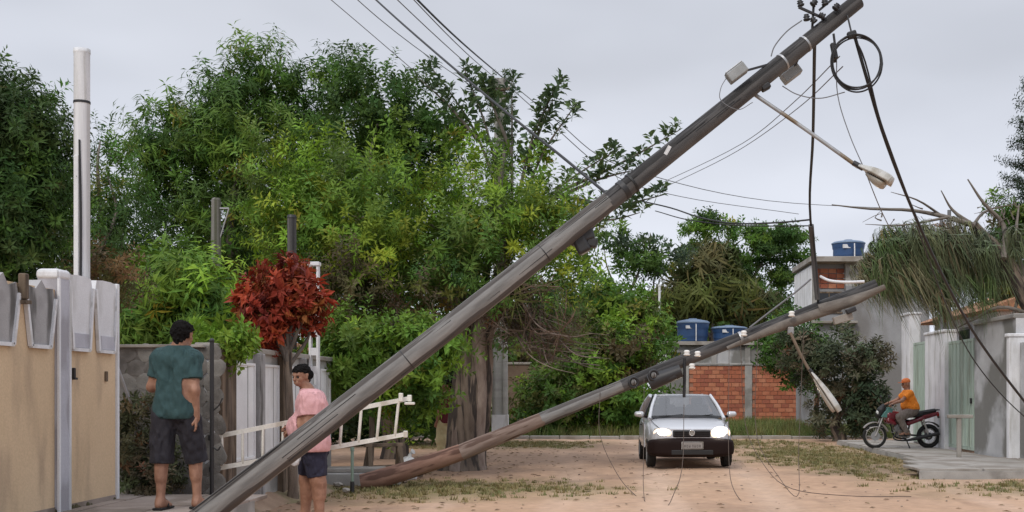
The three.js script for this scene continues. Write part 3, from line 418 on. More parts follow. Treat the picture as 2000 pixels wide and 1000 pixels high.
tree('garden_tree', 'rounded green tree far behind the red brick wall, filling the gap by the horizon', 'tree', { seed: 66, d: 75, base: onGround(1330, 75), fork: [4.8, 3, -75], r: 0.2, leaf: 'broad', size: 2.2, lump: 1.1, cols: [G.dark, G.midc, G.deep], blobs: [[1330, 650, 60, 50], [1450, 640, 70, 40], [1250, 650, 60, 55], [1540, 640, 50, 40], [1390, 690, 110, 50]], limbs: [[1330, 640, 20], [1450, 640, 20]] });
tree('garden_tree', 'green tree far behind the gnarled trunk, low over the overgrown hedge', 'tree', { seed: 67, d: 60, base: onGround(1040, 60), fork: [-4, 3, -60], r: 0.2, leaf: 'broad', size: 2, lump: 1, cols: [G.dark, G.midc, G.olive], blobs: [[1000, 650, 70, 60], [1090, 660, 70, 50], [920, 700, 80, 80], [1050, 720, 110, 60]], limbs: [[1000, 650, 20], [1090, 660, 20]] });
{
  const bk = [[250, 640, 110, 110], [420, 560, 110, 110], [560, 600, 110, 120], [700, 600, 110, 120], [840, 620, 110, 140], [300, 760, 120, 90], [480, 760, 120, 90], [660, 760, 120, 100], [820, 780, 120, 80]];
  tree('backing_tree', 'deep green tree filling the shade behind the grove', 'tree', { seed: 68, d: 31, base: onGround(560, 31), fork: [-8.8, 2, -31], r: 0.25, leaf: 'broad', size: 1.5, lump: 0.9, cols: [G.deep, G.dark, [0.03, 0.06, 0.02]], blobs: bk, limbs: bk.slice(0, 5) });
}
// ---------- left: beige wall, white post, stone wall, panelled fence ----------
{
  const t = thing('boundary_wall', 'beige rendered boundary wall topped by grey scalloped panels with white rims', 'wall', [-4.93, 0, 0]), x = 0, R = rng(71);
  obj('wall', bb(-0.15, 0, 0.2, 2.36, -11.28, -5), M.beige, t);
  obj('plinth', bb(0, 0.008, 0.3, 0.42, -11.28, -5), M.paving, t);
  obj('end_trim', rb(0.2, 2.26, 0.05, 0.012, -0.075, 0.3 + 1.1, -11.3), M.whitePaint, t);
  const pil = obj('pillar', rb(0.2, 2.2, 0.2, 0.02, -0.06, 0.33 + 1.08, -10.14), M.lilac, t);
  obj('pillar_cap', rb(0.22, 0.1, 0.23, 0.04, -0.06, 2.5, -10.14), M.whitePaint, pil);
  for (const s of [-1, 1]) obj('pillar_edge', bb(0.03, 0.05, 0.35, 2.46, -10.14 + s * 0.1 - 0.014, -10.14 + s * 0.1 + 0.014), M.whitePaint, pil);
  // scallops: u runs away from the viewer
  for (const [c, old] of [[7.9, 1], [8.5, 1], [9.13, 1], [9.75, 1], [10.5, 0], [11.03, 0]]) {
    const wB = 0.165, wT = c > 10.2 ? 0.235 : 0.255, yB = 1.84, yT = old ? 2.27 : 2.43, jag = old ? 0.05 : 0;
    const out = [[-wB, yB], [wB, yB], [wT, yT], [wT - 0.03, yT + 0.09], [0.1, yT + 0.1 - jag * R() * 2], [0.02, yT + 0.1 + jag], [-0.08, yT + 0.1 - jag * R()], [-wT + 0.03, yT + 0.09], [-wT, yT]];
    const p = obj('scallop_panel', prism(out, 0.17).rotateY(Math.PI / 2).translate(-0.152, 0, -c), old ? M.oldPanel : M.whitePaint, t);
    const e = (a, b) => bar(V(0.022, a[1], -c - a[0]), V(0.022, b[1], -c - b[0]), 0.035, 0.032);
    obj('rim', [e(out[0], [wB, yB]), e(out[0], out[8]), e(out[1], out[2])], M.whitePaint, p);
    if (!old) obj('ledge', bb(0.02, 0.03, 1.86, 1.99, -c - 0.15, -c + 0.15), M.lilac, p);
  }
  obj('wall_lamp', [rb(0.07, 0.22, 0.06, 0.015, 0.045, 2.33, -9.42), bx(0.09, 0.03, 0.09, 0.045, 2.2, -9.42)], M.wood, t);
  obj('hook', [rb(0.03, 0.1, 0.03, 0.008, 0.02, 1.62, -10.36), bx(0.03, 0.02, 0.05, 0.03, 1.57, -10.36)], M.darkSteel, t);
  obj('meter_slot', rb(0.02, 0.1, 0.04, 0.006, 0.012, 1.60, -11.05), M.wood, t);
  for (let k = 0; k < 14; k++) obj('moss_tuft', sph(0.014 + R() * 0.022, 0.01, 0.365, -9.9 - R() * 1.4, 0.7, 0.8 + R(), 1.2, 6), plain(0.07, 0.06, 0.03, 1), t);
}
{
  const t = thing('service_post', 'tall white round post with dark band and cable slot behind the beige wall', 'post', P(160, 0, 11.25).setY(0).toArray());
  obj('shaft', lathe([[0, 0], [0.076, 0], [0.076, 4.32], [0.078, 4.325]]), M.whitePaint, t);
  obj('band', cyl(0.08, 0.08, 0.025, 0, 4.325, 0), M.cable, t);
  obj('upper_shaft', lathe([[0.076, 4.35], [0.076, 4.82], [0.08, 4.83], [0.08, 4.87], [0, 4.88]]), M.whitePaint, t);
  obj('cable_slot', [tube([V(0.02, 2.0, 0.08), V(0.025, 3.2, 0.08), V(0.012, 3.95, 0.08)], [0.014, 0.014, 0.01], 6, 3)], M.cable, t);
  obj('slot_channel', rb(0.05, 1.8, 0.03, 0.01, -0.02, 2.9, 0.07), M.whitePaint, t);
}
{ // irregular stones set in a mortar core
  const t = thing('stone_wall', 'rough grey stone wall with thin coping behind the man in the teal shirt', 'wall'), R = rng(72), z = -12.35, x0 = -5.55, x1 = -4.44, y0 = 0.2, y1 = 1.93;
  obj('wall_core', bb(x0, x1, y0, y1, z - 0.12, z), M.stone, t);
  obj('coping', rb(x1 - x0 + 0.06, 0.035, 0.22, 0.01, (x0 + x1) / 2, y1 + 0.02, z - 0.05), M.slab, t);
  const vs = [0, 1, 2, 3].map((k) => { const g = new THREE.IcosahedronGeometry(0.1, 1), p = g.attributes.position; for (let i = 0; i < p.count; i++) { const s = 0.8 + 0.45 * vnoise(p.getX(i) * 14 + k * 9, p.getY(i) * 14, p.getZ(i) * 14); p.setXYZ(i, p.getX(i) * s, p.getY(i) * s * 0.85, p.getZ(i) * s * 0.11); } g.computeVertexNormals(); return boxUV(g); });
  for (let r = 0; r < 11; r++) for (let c = 0; c < 7; c++) { const m = obj('stone', vs[(R() * 4) | 0], [M.stone, M.stone, M.stoneLight, M.stone][(R() * 4) | 0], t); m.position.set(x0 + 0.1 + c * 0.18 + (r % 2) * 0.06 + R() * 0.04, y0 + 0.08 + r * 0.157 + R() * 0.03, z + 0.0); m.rotation.z = R() * 6.3; m.scale.set(0.85 + R() * 0.5, 0.85 + R() * 0.4, 1); }
}
{
  const t = thing('corner_pipe', 'thin dark metal pipe standing where stone wall and panelled fence meet', 'post', [-4.27, 0, -12.15]);
  obj('shaft', cyl(0.022, 0.022, 1.9, 0, 0.1, 0, 10), M.darkSteel, t); obj('cap', sph(0.028, 0, 2.0, 0), M.darkSteel, t);
  obj('hook', tube([V(0.02, 1.25, 0.01), V(0.08, 1.3, 0.02), V(0.12, 1.38, 0.02)], [0.008], 6, 3), M.darkSteel, t);
  obj('hook', tube([V(0.02, 0.85, 0.01), V(0.07, 0.82, 0.02), V(0.1, 0.86, 0.02)], [0.008], 6, 3), M.darkSteel, t);
}
{
  const t = thing('panel_fence', 'long grey wall fence with tall white panels and brown timber posts', 'fence', [-4.42, 0, 0]), w = 0.1;
  obj('fence_base', bb(-0.14, 0, -0.05, 1.94, -18, -12.5), M.concrete, t);
  obj('top_rail', rb(0.2, 0.07, 5.55, 0.015, -0.06, 1.96, -15.25), M.slab, t);
  for (const [a, b] of [[12.5, 12.66], [13.23, 14.0], [14.34, 15.02], [15.34, 16.1], [16.3, 17.05], [17.2, 17.8]]) {
    const y0 = 0.62, y1 = 1.80, p = obj('panel', bb(0.001, 0.03, y0, y1, -b, -a), M.panelWhite, t);
    obj('panel_frame', [bb(0.03, 0.045, y0, y1, -a - 0.035, -a), bb(0.03, 0.045, y0, y1, -b, -b + 0.035), bb(0.03, 0.045, y1 - 0.03, y1, -b + 0.036, -a - 0.036), bb(0.03, 0.045, y0, y0 + 0.03, -b + 0.036, -a - 0.036)], M.panelWhite, p);
    if (b - a > 0.5) obj('panel_groove', bb(0.03, 0.036, y0 + 0.035, y1 - 0.035, -(a * 0.35 + b * 0.65) - 0.006, -(a * 0.35 + b * 0.65) + 0.006), M.oldPanel, p);
  }
  for (const [a, b, m] of [[12.7, 13.18, M.wood], [14.06, 14.29, M.oldPanel], [15.08, 15.3, M.wood], [16.12, 16.27, M.oldPanel]]) obj('post', rb(0.1, 1.98, b - a, 0.015, 0.03, 0.94, -(a + b) / 2), m, t);
  obj('corner_panel', rb(0.2, 1.8, 0.1, 0.02, -0.02, 1.02, -12.42), M.whitePaint, t);
}
{ // pale house hint behind the fence
  const t = thing('small_house', 'small orange house with tiled roof mostly hidden behind red-leaved tree', 'house', [-7.2, 0, -21.5]), R = rng(73);
  obj('wall', bb(-1.6, 1.0, 0, 2.25, -1.5, 0), M.orangeWall, t);
  obj('roof', prism([[-1.9, 2.25], [1.3, 2.25], [-0.3, 2.9]], 1.8).translate(0, 0, -1.7), M.roofTile, t);
}
{
  const t = thing('lattice_post', 'white pierced concrete post half hidden by the red-leaved tree', 'post', P(614, 0, 16.6).setY(0).toArray());
  const g = []; for (const s of [-1, 1]) g.push(bx(0.03, 3.3, 0.1, s * 0.055, 1.65, 0)); for (let y = 0.1; y < 3.3; y += 0.27) g.push(bx(0.08, 0.11, 0.09, 0, y + 0.05, 0));
  obj('shaft', g, M.whitePaint, t); obj('cap', rb(0.17, 0.06, 0.14, 0.012, 0, 3.33, 0), M.whitePaint, t);
}
{
  const t = thing('concrete_post', 'plain grey square post standing among the trees above the leafy shrub', 'post', P(422, 0, 17.5).setY(0).toArray());
  obj('shaft', lathe([[0, 0], [0.1, 0], [0.075, 4.42], [0.06, 4.46], [0, 4.46]], 4), M.stoneLight, t);
  obj('bracket', [bx(0.2, 0.02, 0.03, 0.1, 4.3, 0), rod(V(0.02, 3.7, 0), V(0.2, 4.3, 0), 0.012)], M.steel, t);
}
{
  const t = thing('dark_post', 'short dark weathered post among the leaves left of the red-leaved tree top', 'post', P(570, 0, 19).setY(0).toArray());
  obj('shaft', cyl(0.09, 0.075, 4.4, 0, 0, 0), M.poleDark, t); obj('cap', cyl(0.085, 0.07, 0.05, 0, 4.38, 0), M.darkSteel, t);
}
// ---------- fallen clutter by the fence ----------
{
  const t = thing('concrete_block', 'low grey concrete step lying behind the ladder', 'block', [-4.0, 0, -17.6]);
  obj('block', rb(1.5, 0.22, 0.6, 0.03, 0, 0.09, 0, 0, 0.12), M.concrete, t); obj('top_slab', rb(1.2, 0.07, 0.5, 0.02, -0.1, 0.235, 0, 0, 0.1), M.slab, t);
  const R = rng(74); const vs = new THREE.DodecahedronGeometry(0.07, 0);
  ['small rubble piece left of the trestle on the soil', 'small rubble piece between trestle legs', 'rubble piece at the fallen pole end', 'rubble lump beside the white sack', 'flat rubble piece in front of the grey step', 'rubble bit near the green pipe'].forEach((l, i) => { const m = obj('rubble', boxUV(vs.clone().scale(1 + R() * 0.8, 0.5 + R() * 0.3, 0.8)), M.slab); const p = [[690, 18.2], [745, 18.6], [740, 17.3], [820, 19.0], [660, 17.0], [676, 16.0]][i]; m.position.set(...onGround(p[0], p[1], 0.05)); m.rotation.y = R() * 6; tag(m, l, 'rubble'); });
}
{
  const t = thing('trestle', 'weathered wooden trestle standing under the ladder end', 'trestle', onGround(750, 18.0), 0.5);
  obj('beam', rb(0.62, 0.06, 0.08, 0.01, 0, 0.6, 0), M.wood, t); obj('stretcher', bx(0.5, 0.05, 0.03, 0, 0.26, 0.1), M.wood, t);
  for (const x of [-0.24, 0.24]) for (const s of [-1, 1]) obj('leg', bar(V(x, 0.58, 0.02 * s), V(x * 1.15, 0, 0.22 * s), 0.06, 0.05), M.wood, t);
}
{
  const t = thing('white_sack', 'white plastic sack slumped behind the base of the fallen pole', 'sack', onGround(797, 18.7));
  obj('sack_body', snet((x, y, z) => Math.hypot(x / 0.19, (y - 0.16) / 0.22, z / 0.17) - 1 + 0.22 * (vnoise(x * 14 + 5, y * 14 + 5, z * 14 + 5) - 0.5), [-0.3, -0.05, -0.3], [0.3, 0.5, 0.3], 0.025), M.whitePaint, t);
  obj('tied_neck', tube([V(0.02, 0.36, 0), V(0.05, 0.43, 0.01), V(0.09, 0.46, 0.03)], [0.04, 0.022, 0.05], 8, 3, 0.3, 2), M.whitePaint, t);
}
{
  const t = thing('green_pipe', 'thin upright greenish pipe stuck in the ground in front of the ladder', 'pipe', onGround(688, 16.2));
  obj('shaft', cyl(0.022, 0.022, 0.68, 0, -0.05, 0, 10), M.greenPipe, t); obj('collar', cyl(0.03, 0.03, 0.05, 0, 0.6, 0, 10), M.greenPipe, t); obj('foot', cyl(0.03, 0.03, 0.16, 0, 0, 0, 10), M.darkSteel, t);
}
{
  const t = thing('iron_rod', 'thin grey rod leaning across the corner of the beige wall', 'rod');
  obj('shaft', rod(P(188, 600, 11.5), P(262, 805, 11.9), 0.014), M.dirtyMetal, t); obj('tip', sph(0.02, ...P(262, 805, 11.9).toArray()), M.dirtyMetal, t);
}
// ---------- behind the junction: brick wall, grey shed with tanks ----------
{
  const d = 49, xl = P(1345, 0, d).x, xr = P(1606, 0, d).x, xc = P(1460, 0, d).x, h = 2.62, t = thing('brick_wall', 'red hollow-brick wall framed by grey concrete columns beyond the car', 'wall', [0, 0, -d]), R = rng(75);
  obj('mortar', bb(xl, xr, -0.05, h - 0.03, -0.16, -0.022), M.mortar, t);
  for (const [x, w] of [[xl - 0.1, 0.22], [xc + 0.04, 0.32], [xr - 0.3, 0.34]]) obj('column', rb(w, h + 0.04, 0.26, 0.02, x, h / 2, -0.07), M.concrete, t);
  obj('top_beam', rb(xr - xl + 0.5, 0.08, 0.3, 0.015, (xl + xr) / 2, h + 0.03, -0.06), M.concrete, t);
  const bg = [0, 1, 2].map((i) => rb(0.315, 0.165, 0.06, 0.008, i * 0.13, i * 0.31, 0));
  for (let r = 0; r < 14; r++) for (let x = xl + 0.18 - (r % 2) * 0.16; x < xr; x += 0.335) {
    if (Math.abs(x - xc - 0.04) < 0.22 || x > xr - 0.5 || x < xl + 0.12) continue;
    const k = (R() * 3) | 0, m = obj('brick', bg[k], M.brick[(R() * 4) | 0], t); m.position.set(x - k * 0.13, 0.1 + r * 0.183 - k * 0.31, -0.012 - R() * 0.014);
  }
}
{
  const d = 53, t = thing('grey_shed', 'low grey concrete shed with flat slab roof carrying blue water tanks', 'shed', [0, 0, -d]), x0 = P(1296, 0, d).x, x1 = P(1530, 0, d).x;
  obj('wall', bb(x0, x1, 0, 3.6, -3, 0), M.stucco, t); obj('roof_slab', rb(x1 - x0 + 0.3, 0.18, 3.4, 0.02, (x0 + x1) / 2, 3.72, -1.45), M.slab, t);
  obj('opening', bb(P(1306, 0, d).x, P(1330, 0, d).x, 2.4, 3.3, 0.003, 0.02), M.window, t);
  for (const k of [0.42, 0.7]) obj('column', bx(0.25, 3.6, 0.1, lerp(x0, x1, k), 1.8, 0.05), M.concrete, t);
}
function tank(label, x, y, z, r, h) {
  const t = thing('water_tank', label, 'water tank', [x, y, z]);
  obj('tank_body', lathe([[0, 0], [r * 0.86, 0], [r * 0.88, 0.04], [r * 0.9, h * 0.2], [r * 0.935, h * 0.22], [r * 0.93, h * 0.55], [r * 0.965, h * 0.57], [r, h * 0.8], [r, h * 0.82]], 28), M.tank, t);
  obj('lid', lathe([[r * 1.03, h * 0.80], [r * 1.04, h * 0.85], [r * 0.9, h * 0.91], [r * 0.4, h * 0.98], [r * 0.25, h * 0.99], [r * 0.25, h * 1.02], [0, h * 1.02]], 28), M.tankLid, t);
  obj('inlet_pipe', tube([V(0.1, h * 0.75, r * 0.98), V(0.1, h * 0.5, r * 1.02), V(0.1, 0.02, r * 1.02)], [0.025], 6, 3), M.whitePaint, t);
  const lb = new THREE.PlaneGeometry(0.3, 0.16); obj('label_plate', X(bx(0.3, 0.14, 0.02), 0, 0, 0).translate(-r * 0.3, h * 0.62, r * 0.93), M.whitePaint, t);
}
tank('large blue water tank, left one on the grey shed', P(1353, 0, 53.6).x, 3.81, -53.6, 0.78, 1.1);
tank('lower blue water tank, right one on the grey shed partly behind the fallen pole', P(1424, 0, 53.8).x, 3.81, -53.8, 0.84, 0.8);
{
  const t = thing('thin_post', 'thin pale post standing beside the grey shed left corner', 'post', P(1288, 0, 50).setY(0).toArray());
  obj('shaft', cyl(0.06, 0.055, 6.15, 0, 0, 0), M.whitePaint, t); obj('cap', sph(0.07, 0, 6.15, 0), M.whitePaint, t);
}
{
  const t = thing('low_wall', 'low brown wall with pale coping behind the dead branches', 'wall', [0, 0, -43.5]), x0 = P(985, 0, 43.5).x, x1 = P(1200, 0, 43.5).x;
  obj('wall', bb(x0, x1, 0, 2.5, -0.2, 0), mottle([0.13, 0.085, 0.06], [0.2, 0.14, 0.1], { tile: 2 }), t); obj('coping', rb(x1 - x0 + 0.1, 0.09, 0.3, 0.02, (x0 + x1) / 2, 2.54, -0.1), M.slab, t);
}
// ---------- right: grey two-storey house ----------
{
  const d = 42, x0 = P(1586, 0, d).x, x1 = 12, t = thing('grey_house', 'grey unfinished two-storey house with blue tank on its roof', 'house', [0, 0, -d]), H = 6.25, R = rng(76);
  obj('lower_wall', bb(x0, x1, -0.05, 4.0, -3.6, 0), M.grayHouse, t);
  const xb = P(1652, 0, d).x;
  obj('upper_wall', [bb(x0, xb, 4.0, H, -3.5, -0.35), bb(xb, x1, 4.0, 5.4, -3.5, -0.02)], M.grayHouse, t);
  obj('side_wall', bb(x0 - 0.05, x0 - 0.003, 3.2, H - 0.1, -3.55, 0.02), M.whitePaint, t);
  for (let z = -0.1; z > -3.5; z -= 0.32) obj('side_board', rb(0.02, 2.85, 0.27, 0.005, x0 - 0.06, 4.68, z - 0.15), M.whitePaint, t);
  obj('roof_slab', rb(x1 - x0 + 0.3, 0.2, 4.1, 0.02, (x0 + x1) / 2, H + 0.1, -1.6), M.slab, t);
  obj('parapet', bb(xb, x1, 5.4, H, -0.3, -0.05), M.concrete, t);
  for (let r = 0; r < 4; r++) for (let c = 0; c < 4; c++) obj('brick', rb(0.29, 0.17, 0.05, 0.008, x0 + 0.2 + c * 0.31, 5.42 + r * 0.19, -0.335), M.brick[(R() * 4) | 0], t);
  const w = obj('window', bb(x0 + 0.25, x0 + 1.15, 4.45, 5.15, -0.36, -0.33), M.window, t); obj('window_frame', [bb(x0 + 0.2, x0 + 1.2, 5.15, 5.21, -0.35, -0.3), bb(x0 + 0.2, x0 + 1.2, 4.39, 4.45, -0.35, -0.3), bb(x0 + 0.68, x0 + 0.72, 4.451, 5.149, -0.33, -0.31)], M.wood, w);
  obj('ledge', rb(1.7, 0.09, 0.5, 0.02, x0 + 0.8, 4.03, 0.05), M.slab, t);
  obj('column', rb(0.2, 2.2, 0.2, 0.02, x0 + 0.1, 5.1, -0.12), M.concrete, t);
}
tank('blue water tank on top of the grey two-storey house', P(1657, 0, 43).x, 6.45, -43, 0.62, 0.78);
// ---------- right roadside walls and gates, along x = 8 ----------
function slatGate(label, z0, z1, top, n) {
  const t = thing('slat_gate', label, 'gate', [8.02, 0, 0]), R = rng(n), step = (z0 - z1 - 0.1) / n;
  obj('gate_frame', [bb(-0.03, 0.03, 0.16, 0.22, z1, z0), bb(-0.03, 0.03, top - 0.06, top, z1, z0), bb(-0.03, 0.03, 0.221, top - 0.061, z0 - 0.05, z0), bb(-0.03, 0.03, 0.221, top - 0.061, z1, z1 + 0.05), bb(0.0, 0.03, 1.3, 1.36, z1 + 0.051, z0 - 0.051)], M.green, t);
  for (let i = 0; i < n; i++) obj('slat', bx(0.02, top - 0.30, step * 0.82, -0.012 - (i % 2) * 0.012, (top + 0.16) / 2, z0 - 0.05 - (i + 0.5) * step), M.green, t);
  obj('latch', rb(0.04, 0.12, 0.06, 0.01, -0.045, 1.25, z0 - 0.12), M.darkSteel, t);
}
slatGate('narrow pale green slat gate left of the white gate pillar', -28.1, -29.45, 2.72, 9);
slatGate('wide pale green slat gate right of the white gate pillar', -24.62, -26.4, 2.62, 13);
const gatePost = (label, z0, z1, top, w = 0.3) => { const t = thing('gate_pillar', label, 'pillar', [8.05, 0, 0]); obj('pillar', rb(w, top, z0 - z1, 0.02, 0, top / 2 - 0.02, (z0 + z1) / 2), M.whitePaint, t); obj('pillar_cap', rb(w + 0.06, 0.07, z0 - z1 + 0.05, 0.02, 0, top, (z0 + z1) / 2), M.whitePaint, t); };
gatePost('broad white rendered pillar between the two green slat gates', -26.43, -28.07, 2.88);
gatePost('tall white pillar at the far end of the right roadside wall', -29.5, -30.3, 3.5);
gatePost('narrow white post against the near end of the stained grey wall', -21.9, -22.05, 2.55, 0.5);
{
  const t = thing('stained_wall', 'grey plaster wall with black stains, right of the green gates', 'wall', [8.02, 0, 0]);
  obj('wall', bb(-0.02, 0.22, -0.05, 2.9, -24.58, -22.08), M.stucco, t); obj('coping', rb(0.34, 0.09, 2.52, 0.02, 0.1, 2.94, -23.33), M.concrete, t);
  obj('near_wall', bb(-0.02, 0.22, -0.05, 2.4, -21.86, -17.5), M.stucco, t);
}
{
  const t = thing('gate_house', 'low white house with dark openings behind the green gates', 'house', [10.2, 0, -28]);
  obj('wall', bb(-1.2, 3, 0, 3.3, -3, 2), M.whitePaint, t);
  obj('roof', prism([[-1.7, 3.3], [3.4, 3.3], [0.8, 4.2]], 5.8).translate(0, 0, -3.4), M.roofTile, t);
  for (const z of [-2.0, -0.4, 1.1]) { const w = obj('window', bb(-1.215, -1.203, 2.1, 3.0, z - 0.4, z + 0.4), M.window, t); obj('window_frame', [bb(-1.25, -1.205, 3.0, 3.06, z - 0.45, z + 0.45), bb(-1.25, -1.205, 2.04, 2.1, z - 0.45, z + 0.45)], M.concrete, w); }
}
{
  const t = thing('twin_poles', 'pair of thin grey steel poles rising behind the white gate pillar', 'poles', [...P(1846, 0, 27.6).setY(0).toArray()]);
  for (const x of [-0.09, 0.1]) obj('pole', cyl(0.05, 0.045, 5.8 + x, x, 0, 0, 10), M.cableGray, t); obj('clamp', [bx(0.3, 0.04, 0.06, 0, 2.9, 0.05), bx(0.3, 0.04, 0.06, 0, 4.6, 0.05)], M.steel, t);
}
{
  const t = thing('tee_stand', 'white concrete T-shaped stand on the right pavement', 'stand', onGround(1873, 22.3, 0.1));
  obj('post', rb(0.085, 0.84, 0.085, 0.015, 0, 0.42, 0), M.slab, t); obj('crossbar', rb(0.5, 0.07, 0.12, 0.015, 0.02, 0.86, 0), M.slab, t);
}
// ---------- poles ----------
{
  const A = P(372, 1028, 9.95), B = P(1676, 2, 11.0), t = thing('leaning_pole', 'weathered grey wooden utility pole leaning right across the whole street', 'utility pole'), at = (k) => A.clone().lerp(B, k), dir = B.clone().sub(A).normalize(), sd = V(0, 0, 1).cross(dir).normalize(), R = rng(81);
  const b0 = A.clone().addScaledVector(dir, -1.1), wob = (k) => at(k).addScaledVector(sd, -0.035 * Math.sin(k * Math.PI));
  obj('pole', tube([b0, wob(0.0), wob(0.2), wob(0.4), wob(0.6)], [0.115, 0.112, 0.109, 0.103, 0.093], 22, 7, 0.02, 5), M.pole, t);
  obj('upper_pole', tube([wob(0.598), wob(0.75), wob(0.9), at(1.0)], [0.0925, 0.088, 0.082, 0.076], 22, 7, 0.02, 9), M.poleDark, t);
  const ring = (k, r, w, m, n) => obj(n ?? 'band', tube([at(k).addScaledVector(sd, -0.035 * Math.sin(k * Math.PI)).addScaledVector(dir, -w / 2), at(k).addScaledVector(sd, -0.035 * Math.sin(k * Math.PI)).addScaledVector(dir, w / 2)], [r], 22, 1), m, t);
  ring(0.30, 0.1085, 0.010, M.darkSteel); ring(0.50, 0.1, 0.010, M.darkSteel); ring(0.622, 0.098, 0.05, M.darkSteel); ring(0.635, 0.1, 0.02, M.black); ring(0.875, 0.088, 0.02, M.steel); ring(0.912, 0.0855, 0.02, M.steel);
  obj('number_plate', X(new THREE.BoxGeometry(0.035, 0.09, 0.005), 0, 0, 0, 0, 0, -0.5).translate(...at(0.693).add(V(0, -0.01, 0.094)).toArray()), M.whitePaint, t);
  // dark bracket below the pole
  const q = P(1140, 468, 10.6); obj('bracket', [rb(0.24, 0.13, 0.14, 0.03, q.x - 0.02, q.y + 0.03, q.z, 0, 0, 0.3), rb(0.13, 0.17, 0.16, 0.03, q.x - 0.02, q.y - 0.05, q.z, 0, 0, 0.5), rb(0.1, 0.09, 0.12, 0.02, q.x + 0.08, q.y - 0.03, q.z, 0, 0, -0.2), rod(at(0.6).addScaledVector(sd, 0), V(q.x, q.y, q.z), 0.03)], M.darkSteel, t);
  // cracks and splits: thin sunken strips of dark heartwood
  for (let i = 0; i < 26; i++) { const k = 0.08 + R() * 0.84, len = 0.15 + R() * 0.5, a = R() * 2.4 - 1.2, rr = lerp(0.113, 0.078, k), c = wob(k).add(V(0, 0, Math.cos(a) * rr * 0.995)).addScaledVector(sd, Math.sin(a) * rr * 0.995); obj('crack', bar(c.clone().addScaledVector(dir, -len / 2), c.clone().addScaledVector(dir, len / 2), 0.006 + R() * 0.006, 0.006), M.black, t); }
  // street lamp on its arm
  const a0 = P(1470, 182, 10.85), a1 = P(1676, 326, 10.6), arm = obj('lamp_arm', tube([a0, a0.clone().lerp(a1, 0.5).add(V(0, 0.008, 0)), a1], [0.019], 10, 5), M.dirtyMetal, t);
  obj('arm_clamp', [rb(0.2, 0.04, 0.12, 0.01, a0.x + 0.02, a0.y + 0.02, a0.z, 0, 0, 0.62), rb(0.09, 0.06, 0.1, 0.015, a0.x + 0.12, a0.y + 0.05, a0.z + 0.03, 0, 0, 0.5)], M.darkSteel, arm);
  lampHead(t, a1, P(1738, 362, 10.5));
  // junction boxes
  for (const [x, y, d] of [[1439, 143, 10.7], [1545, 145, 11.1]]) { const c = P(x, y, d), bxo = obj('junction_box', rb(0.2, 0.1, 0.13, 0.012, c.x, c.y, c.z, 0, 0, 0.65), M.boxGray, t); obj('box_strap', [bar(c, wob(x < 1500 ? 0.88 : 0.91), 0.02, 0.02)], M.darkSteel, bxo); obj('box_lid', rb(0.19, 0.012, 0.12, 0.004, c.x - 0.034, c.y + 0.045, c.z, 0, 0, 0.65), M.steel, bxo); }
  // insulator rack near the top
  const r0 = P(1592, 62, 10.9);
  const rack = obj('insulator_rack', [bar(P(1585, 78, 10.9), P(1592, -40, 10.9), 0.035, 0.02), bar(P(1618, 40, 10.9), P(1560, 14, 10.85), 0.025, 0.02), bar(P(1600, 20, 10.9), P(1640, -14, 10.9), 0.022, 0.02)], M.darkSteel, t);
  for (const [x, y] of [[1576, 34], [1610, 28], [1586, 4], [1565, 6], [1612, 4], [1630, 12], [1592, 38], [1600, -18]]) { const c = P(x, y, 10.86); obj('insulator', lathe([[0, 0], [0.03, 0], [0.036, 0.012], [0.022, 0.024], [0.034, 0.036], [0.02, 0.048], [0.026, 0.058], [0, 0.062]], 12).rotateZ(R() * 2 - 1).translate(c.x, c.y - 0.03, c.z), M.darkSteel, rack); }
  obj('hook_bolt', [rod(P(1628, 66, 10.9), P(1634, 112, 10.9), 0.012), rb(0.05, 0.14, 0.05, 0.015, ...P(1629, 108, 10.9).toArray())], M.darkSteel, t);
  obj('side_wire', tube([P(376, 996, 9.85), P(520, 888, 9.98), P(600, 828, 10.08), P(690, 762, 10.15)], [0.007], 6, 8), M.cable, t);
}
function lampHead(t, a, b) {
  const d = b.clone().sub(a), L = d.length(), g = new THREE.Group(); g.name = 'lamp_head'; t.add(g); g.position.copy(a);
  const right = d.clone().normalize(), up = V(0, 1, 0).addScaledVector(right, -right.y).normalize(), fw = right.clone().cross(up); g.quaternion.setFromRotationMatrix(new THREE.Matrix4().makeBasis(right, up, fw));
  const rings = [], bowl = []; for (let i = 0; i <= 10; i++) { const k = i / 10, w = 0.035 + 0.075 * Math.sin(Math.min(1, k * 1.15) * Math.PI * 0.55) * (k > 0.93 ? 0.75 : 1), h = 0.03 + 0.06 * Math.sin(Math.min(1, k * 1.1) * Math.PI * 0.6) * (k > 0.93 ? 0.8 : 1); const r1 = [], r2 = []; for (let j = 0; j <= 10; j++) { const q = j / 10 * Math.PI; r1.push(V(k * L, Math.sin(q) * h, Math.cos(q) * w)); r2.push(V(0.1 + k * (L - 0.14), -0.006 - Math.sin(q) * h * 0.75, Math.cos(q) * w * 0.86)); } rings.push(r1); bowl.push(r2); }
  obj('housing', loft(rings), M.lampGray, g); obj('lens', loft(bowl), plain(0.35, 0.33, 0.29, 0.25), g); obj('socket', rod(V(-0.06, 0.01, 0), V(0.05, 0.012, 0), 0.027), M.darkSteel, g);
}
